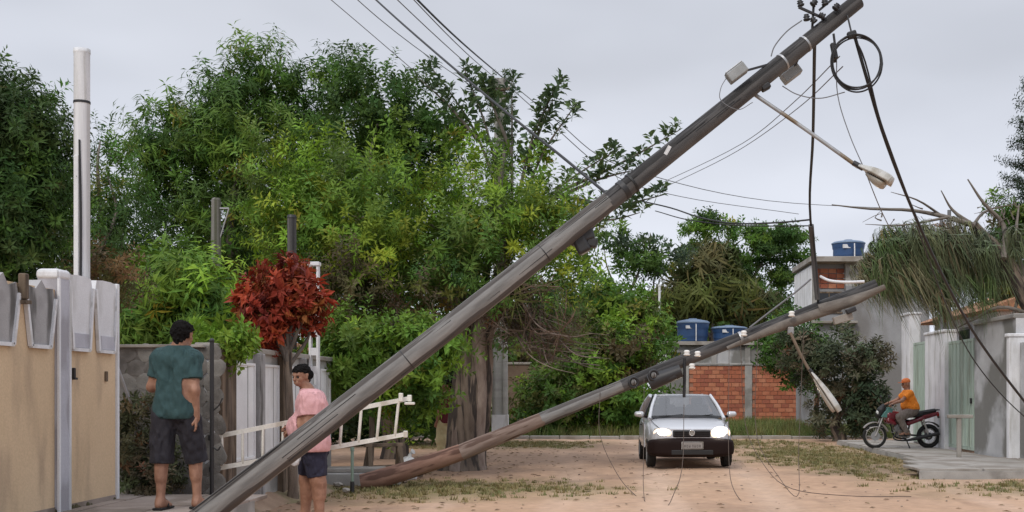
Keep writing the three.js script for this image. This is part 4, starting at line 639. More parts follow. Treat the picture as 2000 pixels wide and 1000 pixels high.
{
  const pts = [[704, 942, 16.9], [745, 934, 16.95], [900, 884, 17.2], [1060, 818, 17.45], [1215, 754, 17.65]], up = [[1215, 754, 17.65], [1350, 698, 17.7], [1500, 640, 17.75], [1610, 596, 17.75], [1712, 556, 17.7]];
  const t = thing('fallen_pole', 'fallen wooden utility pole with reddish lower end propped up in the roadside tree', 'utility pole'), c = pts.map((p) => P(...p)), u = up.map((p) => P(...p));
  c[0].y = 0.1;
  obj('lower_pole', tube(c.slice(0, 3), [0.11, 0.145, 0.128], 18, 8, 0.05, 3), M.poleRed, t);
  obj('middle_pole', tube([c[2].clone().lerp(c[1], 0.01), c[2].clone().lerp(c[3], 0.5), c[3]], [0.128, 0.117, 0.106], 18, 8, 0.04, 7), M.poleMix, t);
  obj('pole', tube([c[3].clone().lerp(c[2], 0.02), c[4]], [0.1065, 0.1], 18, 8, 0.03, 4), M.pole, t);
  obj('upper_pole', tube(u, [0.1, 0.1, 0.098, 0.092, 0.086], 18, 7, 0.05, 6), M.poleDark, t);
  obj('split_end', [tube([P(1600, 606, 17.6), P(1660, 590, 17.55), P(1728, 560, 17.5)], [0.09, 0.085, 0.05], 9, 5, 0.25, 5), tube([P(1420, 680, 17.6), P(1520, 640, 17.58), P(1640, 598, 17.6)], [0.03, 0.075, 0.08], 9, 5, 0.2, 8)], M.branch, t);
  obj('dark_clamp', [rod(P(1268, 748, 17.5), P(1330, 724, 17.5), 0.13, 0.10, 12), rb(0.36, 0.16, 0.2, 0.05, ...P(1300, 738, 17.5).toArray(), 0, 0, 0.38)], M.darkSteel, t);
  for (const [x, y] of [[1237, 747], [1276, 733]]) { const p = P(x, y, 17.45); const e = obj('clamp_ring', new THREE.TorusGeometry(0.075, 0.022, 8, 20).rotateY(0.4).translate(p.x, p.y, p.z + 0.06), M.darkSteel, t); obj('ring_core', sph(0.05, p.x, p.y, p.z + 0.05), M.pole, e); }
  for (const [x, y] of [[1351, 716], [1362, 692], [1452, 652], [1545, 614], [1341, 690]]) { const p = P(x, y, 17.5); obj('insulator', lathe([[0, 0], [0.045, 0], [0.055, 0.02], [0.035, 0.04], [0.05, 0.06], [0.035, 0.085], [0, 0.09]], 12).translate(p.x, p.y - 0.04, p.z + 0.06), M.porcelain, t); }
  for (const k of [[1445, 661], [1546, 622]]) { const p = P(...k, 17.72), q = P(k[0] + 5, k[1] - 2, 17.72); obj('band', rod(p, q, 0.105, 0.105, 16), M.steel, t); }
  obj('crossarm_stub', rb(0.3, 0.12, 0.14, 0.015, ...P(1646, 622, 17.5).toArray(), 0, 0, 0.3), M.slab, t);
  obj('bracket', [rb(0.16, 0.08, 0.1, 0.02, ...P(1662, 606, 17.4).toArray(), 0, 0, 0.4)], M.darkSteel, t);
  const a0 = P(1544, 650, 17.5), a1 = P(1592, 742, 17.3); const arm = obj('lamp_arm', tube([a0, a0.clone().lerp(a1, 0.5).add(V(-0.02, 0, 0)), a1], [0.026, 0.024], 8, 4), M.wood, t); obj('arm_clamp', rb(0.1, 0.12, 0.1, 0.02, ...P(1544, 646, 17.55).toArray()), M.dirtyMetal, arm);
  lampHead(t, P(1584, 728, 17.3), P(1636, 806, 17.2));
}
{
  const d = 34.2, t = thing('vine_pole', 'concrete utility pole with vine-covered top above the trees', 'utility pole', P(977, 0, d).setY(0).toArray()), g = [], R = rng(83);
  obj('pole', loft([0, 4, 8, 10.95].map((y) => { const w = 0.235 - y * 0.007, z = 0.16 - y * 0.004; return [V(-w, y, z), V(-w * 0.4, y, z), V(-w * 0.4, y, z * 0.7), V(w * 0.4, y, z * 0.7), V(w * 0.4, y, z), V(w, y, z), V(w, y, -z), V(-w, y, -z)]; })), M.concretePole, t);
  obj('painted_foot', bx(0.49, 0.75, 0.34, 0, 0.375, 0), M.whitePaint, t);
  obj('crossarm', [bx(0.75, 0.09, 0.09, 0.02, 10.6, 0.16)], M.wood, t);
  for (const x of [-0.18, 0.2]) obj('insulator', lathe([[0, 0], [0.03, 0], [0.035, 0.03], [0.025, 0.06], [0.03, 0.09], [0, 0.1]], 12).translate(x * 1.4, 10.645, 0.16), M.porcelain, t);
  const L = []; for (let i = 0; i < 420; i++) { const y = 6.2 + R() * 4.9, a = R() * 6.28, r = 0.2 + R() * 0.14; L.push([mat4(V(Math.cos(a) * r, y, Math.sin(a) * r), V(Math.cos(a), 0.3, Math.sin(a)).normalize(), R() * 6, 0.7), col(...mix3([0.03, 0.075, 0.02], [0.09, 0.12, 0.04], R()))]); }
  instanced('vine', LEAF.small, leafMat, L, t).userData.kind = 'stuff';
}
// ---------- cables ----------
const cable = (name, label, group, pts, r, m = M.cable, cat = 'cable') => tag(obj(name, tube(pts.map((p) => P(...p)), [r], 6, Math.max(4, Math.ceil(26 / pts.length))), m), label, cat, group);
cable('overhead_cable', 'thick black cable sagging from upper sky to the middle of the leaning pole', null, [[700, -32, 20], [790, 50, 17.5], [985, 216, 13.2], [1100, 308, 11.6], [1194, 386, 10.5]], 0.017);
cable('overhead_cable', 'black wire reaching the top of the vine-covered pole from upper left', null, [[770, -46, 17], [860, 44, 19.5], [980, 150, 34]], 0.018);
const skyG = 'thin grey overhead wires across the sky at upper left';
[[[650, -44, 20], [740, 36, 21], [975, 205, 34]], [[745, -30, 18], [840, 60, 20], [975, 180, 34]], [[780, -30, 18], [870, 64, 20], [978, 162, 34]], [[600, -40, 22], [720, 62, 23], [880, 200, 24]]].forEach((p, i) => cable('thin_wire', ['thin grey sky wire running just left of the thick black cable', 'thin grey sky wire right of the thick black cable, the lower of two', 'thin grey sky wire just below the black wire to the vine-covered pole', 'faintest grey sky wire, leftmost of those at the upper left'][i], skyG, p, 0.009, M.cableGray));
const midG = 'wires running on from the vine-covered pole to the far side';
[[[985, 152, 34], [1090, 238, 34], [1166, 302, 35], [1290, 348, 38], [1500, 392, 45], [1760, 408, 52]], [[990, 165, 34], [1080, 245, 34], [1180, 330, 36], [1330, 384, 43], [1560, 418, 48]]].forEach((p, i) => cable('thin_wire', ['upper thin pale wire running on from the vine-covered pole to the right', 'lower thin pale wire running on from the vine-covered pole to the right'][i], midG, p, 0.013, M.cableGray));
cable('service_cable', 'dark spliced cable sagging between almond sprays and the hanging cable', null, [[1250, 392, 24], [1310, 406, 22], [1380, 428, 19.5], [1450, 437, 18.2], [1530, 434, 17.9], [1583, 429, 17.7]], 0.014);
cable('service_cable', 'lower dark cable just under the spliced one, ending at the hanging cable', null, [[1280, 412, 24], [1360, 432, 20], [1460, 441, 18.4], [1585, 441, 17.7]], 0.010);
cable('hanging_cable', 'straight black cable hanging from the leaning pole top to the fallen pole', null, [[1591, 84, 10.95], [1588, 260, 13.5], [1583, 430, 17], [1594, 520, 17.6], [1598, 592, 17.7]], 0.020);
cable('cable_wrap', 'dark bundled cable sleeve around the hanging cable above the fallen pole', null, [[1584, 440, 17.1], [1589, 500, 17.5], [1597, 585, 17.65]], 0.045, M.poleDark);
cable('hanging_cable', 'thick black cable sweeping from the coil down to the right edge', null, [[1668, 66, 10.9], [1692, 150, 11.0], [1722, 252, 11.4], [1770, 380, 12.2], [1836, 528, 13.2], [1910, 662, 14.2], [2030, 822, 15.5]], 0.017);
cable('hanging_cable', 'thinner dark cable beside the thick one near the grey stained wall', null, [[1790, 440, 12.4], [1850, 600, 14], [1900, 700, 15], [1960, 775, 15.6], [2030, 840, 16]], 0.008);
cable('hanging_cable', 'second black strand running close beside the thick cable below the coil', null, [[1660, 62, 10.85], [1684, 104, 10.9], [1716, 225, 11.2], [1742, 300, 11.6], [1776, 392, 12.2]], 0.009);
cable('lamp_wire', 'thin grey wire looping from the coil down past the street lamp', null, [[1634, 110, 10.9], [1636, 185, 10.9], [1660, 265, 10.8], [1688, 330, 10.7], [1716, 400, 11], [1738, 446, 11.5]], 0.005, M.cableGray);
cable('lamp_wire', 'slack pale wire drooping between the junction box and the coil', null, [[1528, 168, 10.95], [1556, 184, 10.9], [1600, 192, 10.9], [1650, 180, 10.9]], 0.005, M.cableGray);
cable('lamp_wire', 'thin wire arching from the insulator rack to the pole bands', null, [[1566, 40, 10.85], [1536, 62, 10.8], [1512, 92, 10.8], [1506, 110, 10.8]], 0.006, M.cableGray);
cable('lamp_wire', 'short curl of wire hanging below the left junction box', null, [[1420, 150, 10.7], [1408, 172, 10.65], [1407, 194, 10.65], [1440, 214, 10.65], [1470, 200, 10.75]], 0.004, M.cableGray);
const backG = 'pale thin wires slanting behind the street lamp arm';
[[[1640, 110, 11], [1550, 200, 14], [1450, 280, 18], [1260, 372, 26]], [[1646, 130, 11], [1560, 210, 14], [1440, 295, 18], [1300, 365, 24]]].forEach((p, i) => cable('thin_wire', ['upper pale thin wire slanting behind the street lamp arm', 'lower pale thin wire slanting behind the street lamp arm'][i], backG, p, 0.006, M.cableGray));
cable('service_cable', 'white-grey cable stub curving off the bundled sleeve near the fallen pole top', null, [[1602, 540, 17.6], [1620, 548, 17.5], [1650, 551, 17.4], [1688, 550, 17.4]], 0.022, M.whitePaint);
cable('service_cable', 'grey drop cable slanting from the hanging cable to the fallen pole', null, [[1584, 545, 17.6], [1552, 572, 17.6], [1500, 612, 17.6], [1464, 640, 17.6]], 0.014, M.cableGray);
cable('service_cable', 'thin black drop cable between fallen pole and car roof level', null, [[1337, 700, 17.6], [1337, 740, 17.6], [1336, 776, 17.6]], 0.024);
const roadG = 'loose brown wires dangling to the dirt road in front of the car';
[[[1172, 766, 17.5], [1172, 850, 17], [1205, 925, 16.5], [1250, 975, 15.4], [1310, 1010, 14]], [[1258, 740, 17.4], [1257, 880, 16.4], [1257, 955, 15.6], [1268, 988, 14.6], [1296, 995, 14.4], [1318, 960, 14.9], [1332, 915, 15.6], [1336, 790, 17.2]], [[1424, 680, 17.5], [1424, 905, 16.2], [1434, 958, 15.4], [1480, 1010, 14]], [[1446, 664, 17.5], [1456, 830, 17], [1490, 905, 16.2], [1548, 955, 15.2], [1650, 968, 15], [1780, 970, 15]], [[1480, 660, 17.5], [1478, 850, 16.8], [1520, 930, 15.8], [1556, 970, 15], [1560, 870, 16.6], [1570, 640, 17.6]]].forEach((p, i) => cable('dangling_wire', ['loose brown wire dangling furthest left of the car', 'loose brown wire looping on the road below the car\'s left headlamp', 'loose brown wire hanging past the brighter headlamp down to the road', 'long loose brown wire curving to lie far right on the road', 'loose brown wire forming a closed droop right of the car'][i], roadG, p, 0.005, M.cableBrown));
{
  const t = thing('cable_coil', 'coil of black cable hanging from hardware under the leaning pole top', 'cable coil'), R = rng(84), c = P(1671, 124, 10.85);
  for (let k = 0; k < 4; k++) { const p = [], r = 0.225 + R() * 0.03, ox = (R() - 0.5) * 0.03, oy = (R() - 0.5) * 0.03; for (let i = 0; i <= 20; i++) { const a = i / 20 * 6.283; p.push(V(c.x + ox + Math.cos(a) * r, c.y + oy + Math.sin(a) * r * 1.08, c.z + k * 0.015 + Math.sin(a * 2 + k) * 0.02)); } obj('loop', tube(p, [0.008], 6, 3), M.cable, t); }
  obj('clip', rb(0.09, 0.07, 0.06, 0.015, ...P(1664, 68, 10.85).toArray(), 0, 0, 0.3), M.darkSteel, t); obj('clip', rb(0.05, 0.16, 0.06, 0.015, ...P(1629, 100, 10.85).toArray(), 0, 0, 0.2), M.darkSteel, t);
  obj('strap', rod(P(1664, 68, 10.85), P(1655, 30, 10.9), 0.009), M.darkSteel, t);
}
// ---------- people ----------
const SK = { brown: mottle([0.27, 0.135, 0.085], [0.37, 0.195, 0.13], { fx: 8, fy: 8, c3: [0.23, 0.11, 0.07], f3x: 5, f3y: 5, amt: 0.6, tile: 0.35, size: 128, bump: 0.002, rough: 0.6 }) };
function cloth(r, g, b, v = 0.85) { return mottle([r * 0.95, g * 0.95, b * 0.95], [r * 1.05, g * 1.05, b * 1.05], { fx: 7, fy: 9, tile: 0.5, size: 128, bump: 0.006, rough: v }); }
const capD = (p, a, b, ra, rb_) => { const bax = b.x - a.x, bay = b.y - a.y, baz = b.z - a.z, px = p[0] - a.x, py = p[1] - a.y, pz = p[2] - a.z, t = clamp((px * bax + py * bay + pz * baz) / (bax * bax + bay * bay + baz * baz + 1e-9)); return Math.hypot(px - bax * t, py - bay * t, pz - baz * t) - lerp(ra, rb_, t); };
const smin = (a, b, k) => { const h = clamp(0.5 + 0.5 * (b - a) / k); return lerp(b, a, h) - k * h * (1 - h); };
function field(bones, k) { return (x, y, z) => { const p = [x, y, z]; let d = 9; for (const [a, b, ra, rb_] of bones) { const e = capD(p, a, b, ra, rb_ ?? ra); d = d > 8 ? e : e - d > k ? d : d - e > k ? e : smin(d, e, k); } return d; }; }
function bounds(bones, m) { const mn = [9e9, 9e9, 9e9], mx = [-9e9, -9e9, -9e9]; for (const [a, b, ra, rb_] of bones) for (const q of [a, b]) { const r = Math.max(ra, rb_ ?? ra) + m; ['x', 'y', 'z'].forEach((k, i) => { mn[i] = Math.min(mn[i], q[k] - r); mx[i] = Math.max(mx[i], q[k] + r); }); } return [mn, mx]; }
// joints in metres about the feet; f = facing direction, girth widens the trunk
function person(name, label, pos, J, o) {
  const t = thing(name, label, 'person', pos), g = o.girth ?? 1, f = V(...o.face).normalize(), side = V(0, 1, 0).cross(f).normalize(); // side = the figure's own left
  const j = {}; for (const k in J) j[k] = V(...J[k]);
  const sm_ = j.shL.clone().add(j.shR).multiplyScalar(0.5), hm = j.hipL.clone().add(j.hipR).multiplyScalar(0.5), mid = sm_.clone().lerp(hm, 0.55), at = (c, s, fo, u = 0) => c.clone().addScaledVector(side, s).addScaledVector(o.torso ? V(...o.torso) : f, fo).add(V(0, u, 0));
  const sL = at(sm_.clone(), 0.085 * g, 0.005, -0.07), sR = at(sm_.clone(), -0.085 * g, 0.005, -0.07), hL = at(hm.clone(), 0.075 * g, -0.01, 0.03), hR = at(hm.clone(), -0.075 * g, -0.01, 0.03), belly = at(mid, 0, o.belly ?? 0.02, -0.06);
  const torso = [[j.shL, j.shR, 0.062, 0.062], [sL, hL, 0.11 * g, 0.115 * g], [sR, hR, 0.11 * g, 0.115 * g], [belly.clone().addScaledVector(side, 0.05 * g), belly.clone().addScaledVector(side, -0.05 * g), 0.125 * g, 0.125 * g], [at(sm_, 0, -0.02, 0.0), j.neck, 0.08, 0.06], [j.neck.clone().add(V(0, -0.035, 0)), j.shL.clone().add(V(0, 0.005, 0)), 0.055, 0.05], [j.neck.clone().add(V(0, -0.035, 0)), j.shR.clone().add(V(0, 0.005, 0)), 0.055, 0.05]];
  const arms = [[j.shL, j.elL, 0.056, 0.042], [j.shR, j.elR, 0.056, 0.042]], fore = [[j.elL, j.wrL, 0.043, 0.028], [j.elR, j.wrR, 0.043, 0.028]];
  const lg = Math.max(1, g), legs = [[j.hipL, j.knL, 0.092 * lg, 0.06 * lg], [j.hipR, j.knR, 0.092 * lg, 0.06 * lg]], calf = [], feet = [];
  for (const s of ['L', 'R']) { const k = j['kn' + s], a = j['an' + s], toe = j['to' + s], back = toe.clone().sub(a).setY(0).normalize(); calf.push([k, a, 0.056 * lg, 0.036 * lg], [k.clone().lerp(a, 0.15).addScaledVector(back, -0.018), k.clone().lerp(a, 0.45).addScaledVector(back, -0.016), 0.052 * lg, 0.046 * lg]); feet.push([a.clone().addScaledVector(back, -0.03).setY(a.y - 0.035), toe, 0.036, 0.026], [a, toe.clone().lerp(a, 0.4), 0.036, 0.032]); }
  const bones = [[j.neck, j.head.clone().add(V(0, -0.06, 0)), 0.056, 0.058], ...torso, ...arms, ...fore, ...legs, ...calf, ...feet];
  const parts = [snet(field(bones, 0.035), ...bounds(bones, 0.03), o.cell ?? 0.013)];
  // head: skull, jaw, nose, brow, ears, eye hollows, mouth line
  const hf = V(...(o.look ?? o.face)).normalize(), hs = V(0, 1, 0).cross(hf).normalize(), hu = hf.clone().cross(hs), H = (s, u, ff) => j.head.clone().addScaledVector(hs, s).addScaledVector(hu, u).addScaledVector(hf, ff);
  const hb = [[H(0, 0.035, -0.02), H(0, 0.035, 0.02), 0.078, 0.074], [H(0, -0.02, 0.01), H(0, -0.07, 0.05), 0.066, 0.038], [H(0, -0.03, -0.04), H(0, -0.1, -0.035), 0.06, 0.058], [H(0.03, 0.02, 0.078), H(-0.03, 0.02, 0.078), 0.014], [H(0, 0.008, 0.09), H(0, -0.028, 0.106), 0.009, 0.014], [H(0.035, -0.025, 0.062), H(0.03, -0.03, 0.066), 0.024], [H(-0.035, -0.025, 0.062), H(-0.03, -0.03, 0.066), 0.024], [H(0.02, -0.056, 0.083), H(-0.02, -0.056, 0.083), 0.008], [H(0.018, -0.068, 0.08), H(-0.018, -0.068, 0.08), 0.009]];
  for (const s of [1, -1]) hb.push([H(s * 0.078, 0.018, -0.012), H(s * 0.08, -0.022, -0.004), 0.015, 0.01]);
  const hf0 = field(hb, 0.022), eye = [1, -1].map((s) => H(s * 0.031, -0.002, 0.088)), hfield = (x, y, z) => { let d = hf0(x, y, z); for (const e of eye) d = -smin(-d, Math.hypot(x - e.x, y - e.y, z - e.z) - 0.013, 0.012); return d; };
  parts.push(snet(hfield, ...bounds(hb, 0.02), o.headCell ?? 0.005));
  // hands
  for (const s of ['L', 'R']) {
    const w = j['wr' + s], e = j['el' + s], d = (o['hand' + s] ? V(...o['hand' + s]) : w.clone().sub(e)).normalize(), pn = V(...(o['palm' + s] ?? [s === 'L' ? -side.x : side.x, 0, s === 'L' ? -side.z : side.z])), n = pn.addScaledVector(d, -pn.dot(d)).normalize(), ac = d.clone().cross(n), cl = o['curl' + s] ?? 0.45, hbn = [];
    const Q = (a, l, c) => w.clone().addScaledVector(d, l).addScaledVector(ac, a).addScaledVector(n, c), ts = (s === 'L' ? 1 : -1) * (o['thumb' + s] ?? 1);
    hbn.push([Q(0, -0.02, 0), Q(0, 0.02, 0), 0.026, 0.024]);
    [[0.03, 0.066], [0.010, 0.076], [-0.011, 0.071], [-0.031, 0.055]].forEach(([a, l]) => {
      hbn.push([Q(a * 0.6, 0.015, 0), Q(a, 0.082, 0), 0.0145, 0.012]); let p = Q(a, 0.085, 0), ang = cl * 0.5;
      for (const q of [0.42, 0.33, 0.25]) { const v = d.clone().multiplyScalar(Math.cos(ang)).addScaledVector(n, Math.sin(ang)), e2 = p.clone().addScaledVector(v, l * q); hbn.push([p, e2, 0.0098, 0.0088]); p = e2; ang += cl; }
    });
    hbn.push([Q(ts * 0.02, 0.02, 0.004), Q(ts * 0.047, 0.058, 0.02), 0.014, 0.011], [Q(ts * 0.047, 0.058, 0.02), Q(ts * 0.05, 0.092, 0.036), 0.0105, 0.009]);
    parts.push(snet(field(hbn, 0.007), ...bounds(hbn, 0.012), o.handCell ?? 0.005));
  }
  obj('body', parts, o.skin, t);
  for (const e of eye) obj('eye', sph(0.0115, e.x - hf.x * 0.004, e.y, e.z - hf.z * 0.004, 1, 0.8, 1, 8), M.black, t);
  // clothes: offsets of the same limbs, cut at hem and cuffs, with creases
  const fold = (x, y, z, k) => k * (vnoise(x * 22 + 3, y * 13 + 5, z * 22 + 7) - 0.5) + k * 0.7 * (vnoise(x * 46, y * 20 + x * 12, z * 46) - 0.5);
  const sl = o.sleeve ?? 0.62, slv = ['L', 'R'].map((s) => [j['sh' + s], j['sh' + s].clone().lerp(j['el' + s], sl), 0.066, 0.07]), sb = [...torso.map(([a, b, ra, rb_], i) => [a, b, ra + 0.016, (rb_ ?? ra) + (i === 4 ? 0.0 : 0.018)]), ...slv], sf = field(sb, 0.04), hem = o.hem ?? hm.y - 0.05;
  const hl = at(hm, 0, 0, hem - hm.y + 0.06); sb.push([hl.clone().addScaledVector(side, 0.09 * g), hl.clone().addScaledVector(side, -0.09 * g), 0.125 * g, 0.125 * g]);
  const sf2 = field(sb, 0.04), cut = (x, y, z, d) => { for (const s of ['L', 'R']) { const a = j['sh' + s], e = j['el' + s], v = e.clone().sub(a), L = v.length(), q = ((x - a.x) * v.x + (y - a.y) * v.y + (z - a.z) * v.z) / L; if (q > L * sl * 0.5 && capD([x, y, z], a, e, 0.09, 0.09) < 0.02) d = Math.max(d, q - L * sl); } return d; };
  const nk = j.neck, shirt = (x, y, z) => { let d = cut(x, y, z, sf2(x, y, z) + fold(x, y, z, 0.02)); d = Math.max(d, hem - y); return Math.max(d, y - nk.y + 0.005 + 0.4 * Math.hypot(x - nk.x, z - nk.z) * 0); };
  obj('shirt', snet(shirt, ...bounds(sb, 0.04), o.clothCell ?? 0.013), o.shirt, t);
  const st = o.short ?? 0.92, pb = [[hL, hR, 0.125 * g, 0.125 * g], [j.hipL, j.hipL.clone().lerp(j.knL, st), 0.118 * g, 0.105], [j.hipR, j.hipR.clone().lerp(j.knR, st), 0.118 * g, 0.105]];
  if (o.long) for (const s of ['L', 'R']) pb.push([j['kn' + s], j['kn' + s].clone().lerp(j['an' + s], 0.92), 0.085, 0.065]);
  const pf = field(pb, 0.03), pants = (x, y, z) => { let d = pf(x, y, z) + fold(x, y, z, 0.022); if (!o.long) for (const s of ['L', 'R']) { const a = j['hip' + s], e = j['kn' + s], v = e.clone().sub(a), L = v.length(), q = ((x - a.x) * v.x + (y - a.y) * v.y + (z - a.z) * v.z) / L; if (capD([x, y, z], a, e, 0.12, 0.12) < 0.03 && q > L * 0.5) d = Math.max(d, q - L * st); } return Math.max(d, y - hm.y - 0.1); };
  obj(o.long ? 'trousers' : 'shorts', snet(pants, ...bounds(pb, 0.04), o.clothCell ?? 0.013), o.pants, t);
  // hair shell
  if (o.hair) { const hh = [[H(0, 0.05, -0.03), H(0, 0.052, 0.02), 0.088, 0.078], [H(0, 0.0, -0.05), H(0, -0.04, -0.06), 0.07, 0.052]], hd = field(hh, 0.03), hair = (x, y, z) => { const p = V(x, y, z).sub(j.head), ff = p.dot(hf), u = p.dot(hu), s = Math.abs(p.dot(hs)); let d = hd(x, y, z) + -0.003 + 0.018 * (vnoise(x * 45, y * 45, z * 45) - 0.5) + 0.012 * (vnoise(x * 110, y * 90, z * 110) - 0.5); d = Math.max(d, Math.min(ff - 0.035 + (u < 0.03 ? 0.03 : 0), 0.05 - u)); return Math.max(d, -0.105 - u); }; obj('hair', snet(hair, ...bounds(hh, 0.02), 0.006), o.hair, t); if (o.bun) obj('hair_bun', sph(0.052, ...H(0, 0.01, -0.125).toArray(), 1, 1.1, 0.9), o.hair, t); }
  if (o.cap) { obj('cap', (() => { const g2 = field([[H(0, 0.055, -0.025), H(0, 0.055, 0.02), 0.086, 0.084]], 0.01); return snet((x, y, z) => { const p = V(x, y, z).sub(j.head); return Math.max(g2(x, y, z), 0.032 - p.dot(hu)); }, ...bounds([[H(0, 0.055, -0.025), H(0, 0.055, 0.02), 0.09, 0.09]], 0.02), 0.008); })(), o.cap, t); obj('cap_peak', rb(0.13, 0.012, 0.1, 0.005).applyMatrix4(new THREE.Matrix4().makeBasis(hs, hu, hf)).translate(...H(0, 0.042, 0.125).toArray()), o.cap, t); }
  if (o.sandals) for (const s of ['L', 'R']) { const a = j['an' + s], toe = j['to' + s], d = toe.clone().sub(a).setY(0).normalize(); obj('sandal', [rb(0.09, 0.02, 0.26, 0.008).applyMatrix4(new THREE.Matrix4().makeBasis(V(d.z, 0, -d.x), V(0, 1, 0), d)).translate(a.x + d.x * 0.06, a.y - 0.068, a.z + d.z * 0.06), tube([V(a.x - d.z * -0.05 + d.x * 0.06, a.y - 0.06, a.z - d.x * 0.05 + d.z * 0.06), V(a.x + d.x * 0.1, a.y + 0.0, a.z + d.z * 0.1), V(a.x + d.z * -0.05 + d.x * 0.06, a.y - 0.06, a.z + d.x * 0.05 + d.z * 0.06)], [0.012], 6, 5)], M.rubber, t); }
  return t;
}
const hairDark = plain(0.010, 0.009, 0.009, 0.95, { specularIntensity: 0.2 });
{ // man in teal, seen from behind
  const p = P(345, 0, 10.28);
  person('person', 'man in teal T-shirt and dark shorts walking away past the beige wall', [p.x, 0.372, p.z], {
    head: [0.045, 1.59, -0.035], neck: [0.025, 1.505, -0.005], shL: [-0.165, 1.385, -0.01], shR: [0.155, 1.38, 0.0], elL: [-0.235, 1.12, -0.02], elR: [0.185, 1.09, 0.06], wrL: [-0.19, 1.08, -0.25], wrR: [0.195, 0.85, 0.03],
    hipL: [-0.115, 0.86, 0], hipR: [0.10, 0.86, 0], knL: [-0.125, 0.47, 0.02], knR: [0.145, 0.48, -0.08], anL: [-0.125, 0.085, 0.06], anR: [0.165, 0.085, -0.06], toL: [-0.11, 0.03, -0.12], toR: [0.19, 0.03, -0.24] },
  { face: [0.15, 0, -1], look: [0.2, -0.06, -1], girth: 0.93, belly: 0.04, skin: SK.brown, shirt: cloth(0.027, 0.066, 0.07), pants: cloth(0.019, 0.017, 0.024), hair: hairDark, hem: 0.83, short: 1.12, sleeve: 0.66, sandals: true, handR: [0.05, -1, -0.1], cell: 0.011, clothCell: 0.011 });
}
{ // man in pink, carrying the ladder
  const p = P(606, 0, 12.62);
  person('person', 'man in pink T-shirt and navy shorts holding the ladder behind the leaning pole', [p.x, 0.0, p.z], {
    head: [-0.085, 1.62, 0.06], neck: [-0.03, 1.49, 0.02], shL: [0.005, 1.375, 0.2], shR: [0.03, 1.375, -0.19], elL: [0.03, 1.10, 0.25], elR: [-0.02, 1.10, -0.24], wrL: [-0.17, 1.03, 0.12], wrR: [-0.24, 1.06, -0.12],
    hipL: [0.05, 0.87, 0.09], hipR: [0.0, 0.87, -0.10], knL: [0.11, 0.47, 0.1], knR: [-0.06, 0.47, -0.08], anL: [0.13, 0.085, 0.1], anR: [-0.075, 0.085, -0.08], toL: [-0.03, 0.03, 0.16], toR: [-0.24, 0.03, -0.05] },
  { face: [-1, 0, 0.3], look: [-0.5, -0.1, 0.88], girth: 1.42, belly: 0.08, skin: SK.brown, shirt: cloth(0.66, 0.36, 0.37), pants: cloth(0.02, 0.02, 0.042), hair: hairDark, bun: true, hem: 0.785, short: 0.92, sleeve: 0.7, sandals: true, curlL: 0.95, curlR: 0.95, palmL: [0, -1, -0.2], palmR: [0, -1, 0.2], cell: 0.011, clothCell: 0.011 });
  const t = thing('white_bag', 'small white plastic bag hanging at the pink-shirted man\'s thigh', 'bag', [p.x - 0.12, 0, p.z + 0.2]);
  obj('bag', snet((x, y, z) => Math.hypot(x / 0.07, (y - 0.72) / 0.1, z / 0.045) - 1 + 0.35 * (vnoise(x * 40 + 5, y * 30, z * 40 + 5) - 0.5), [-0.12, 0.56, -0.1], [0.12, 0.88, 0.1], 0.01), M.whitePaint, t);
  obj('handle', tube([V(-0.03, 0.79, 0), V(-0.05, 0.9, -0.02), V(-0.06, 1.0, -0.06)], [0.012, 0.008, 0.006], 6, 3), M.whitePaint, t);
}
{ // ladder, rails level in his arms
  const t = thing('ladder', 'pale aluminium ladder carried sideways under the pink-shirted man\'s arm', 'ladder');
  const a = P(410, 855, 12.35), b = P(800, 778, 13.3), e = P(412, 917, 12.35), f = P(792, 848, 13.3);
  const rail = (p, q) => bar(p, q, 0.028, 0.05);
  obj('rail', rail(a, b), M.alu, t); obj('rail', rail(e, f), M.alu, t);
  for (let k = 0.055; k < 1; k += 0.0985) obj('rung', rod(a.clone().lerp(b, k), e.clone().lerp(f, k), 0.017, 0.017, 10), M.alu, t);
  for (const [p, q] of [[b, f]]) { obj('end_cap', rb(0.05, 0.08, 0.05, 0.01, ...p.toArray()), M.alu, t); obj('end_cap', rb(0.05, 0.08, 0.05, 0.01, ...q.toArray()), M.alu, t); }
  for (const p of [a, e]) obj('end_cap', rb(0.03, 0.06, 0.04, 0.008, ...p.toArray()), M.rubber, t);
  obj('lock_hook', [rb(0.05, 0.1, 0.04, 0.01, ...P(783, 776, 13.2).toArray()), rb(0.12, 0.03, 0.05, 0.008, ...P(800, 788, 13.25).toArray())], M.alu, t);
}
{
  const p = P(868, 0, 22.6), y = 0.1;
  person('person', 'person in maroon shirt and cream trousers half hidden left of the gnarled trunk', [p.x, -0.02, p.z], {
    head: [0.06, 1.58, 0], neck: [0.03, 1.45, 0], shL: [-0.02, 1.36, 0.18], shR: [0.06, 1.36, -0.18], elL: [-0.06, 1.1, 0.22], elR: [0.05, 1.1, -0.22], wrL: [-0.12, 0.88, 0.16], wrR: [0, 0.87, -0.2],
    hipL: [-0.02, 0.86, 0.09], hipR: [0.04, 0.86, -0.09], knL: [-0.06, 0.46, 0.09], knR: [0.06, 0.46, -0.09], anL: [-0.04, 0.085, 0.09], anR: [0.08, 0.085, -0.09], toL: [-0.2, 0.03, 0.1], toR: [-0.09, 0.03, -0.09] },
  { face: [-1, 0, 0.1], skin: SK.brown, shirt: cloth(0.11, 0.012, 0.02), pants: cloth(0.5, 0.43, 0.25), hair: hairDark, hem: 0.84, long: true, cell: 0.018, clothCell: 0.018, headCell: 0.008, handCell: 0.007, sandals: true });
}
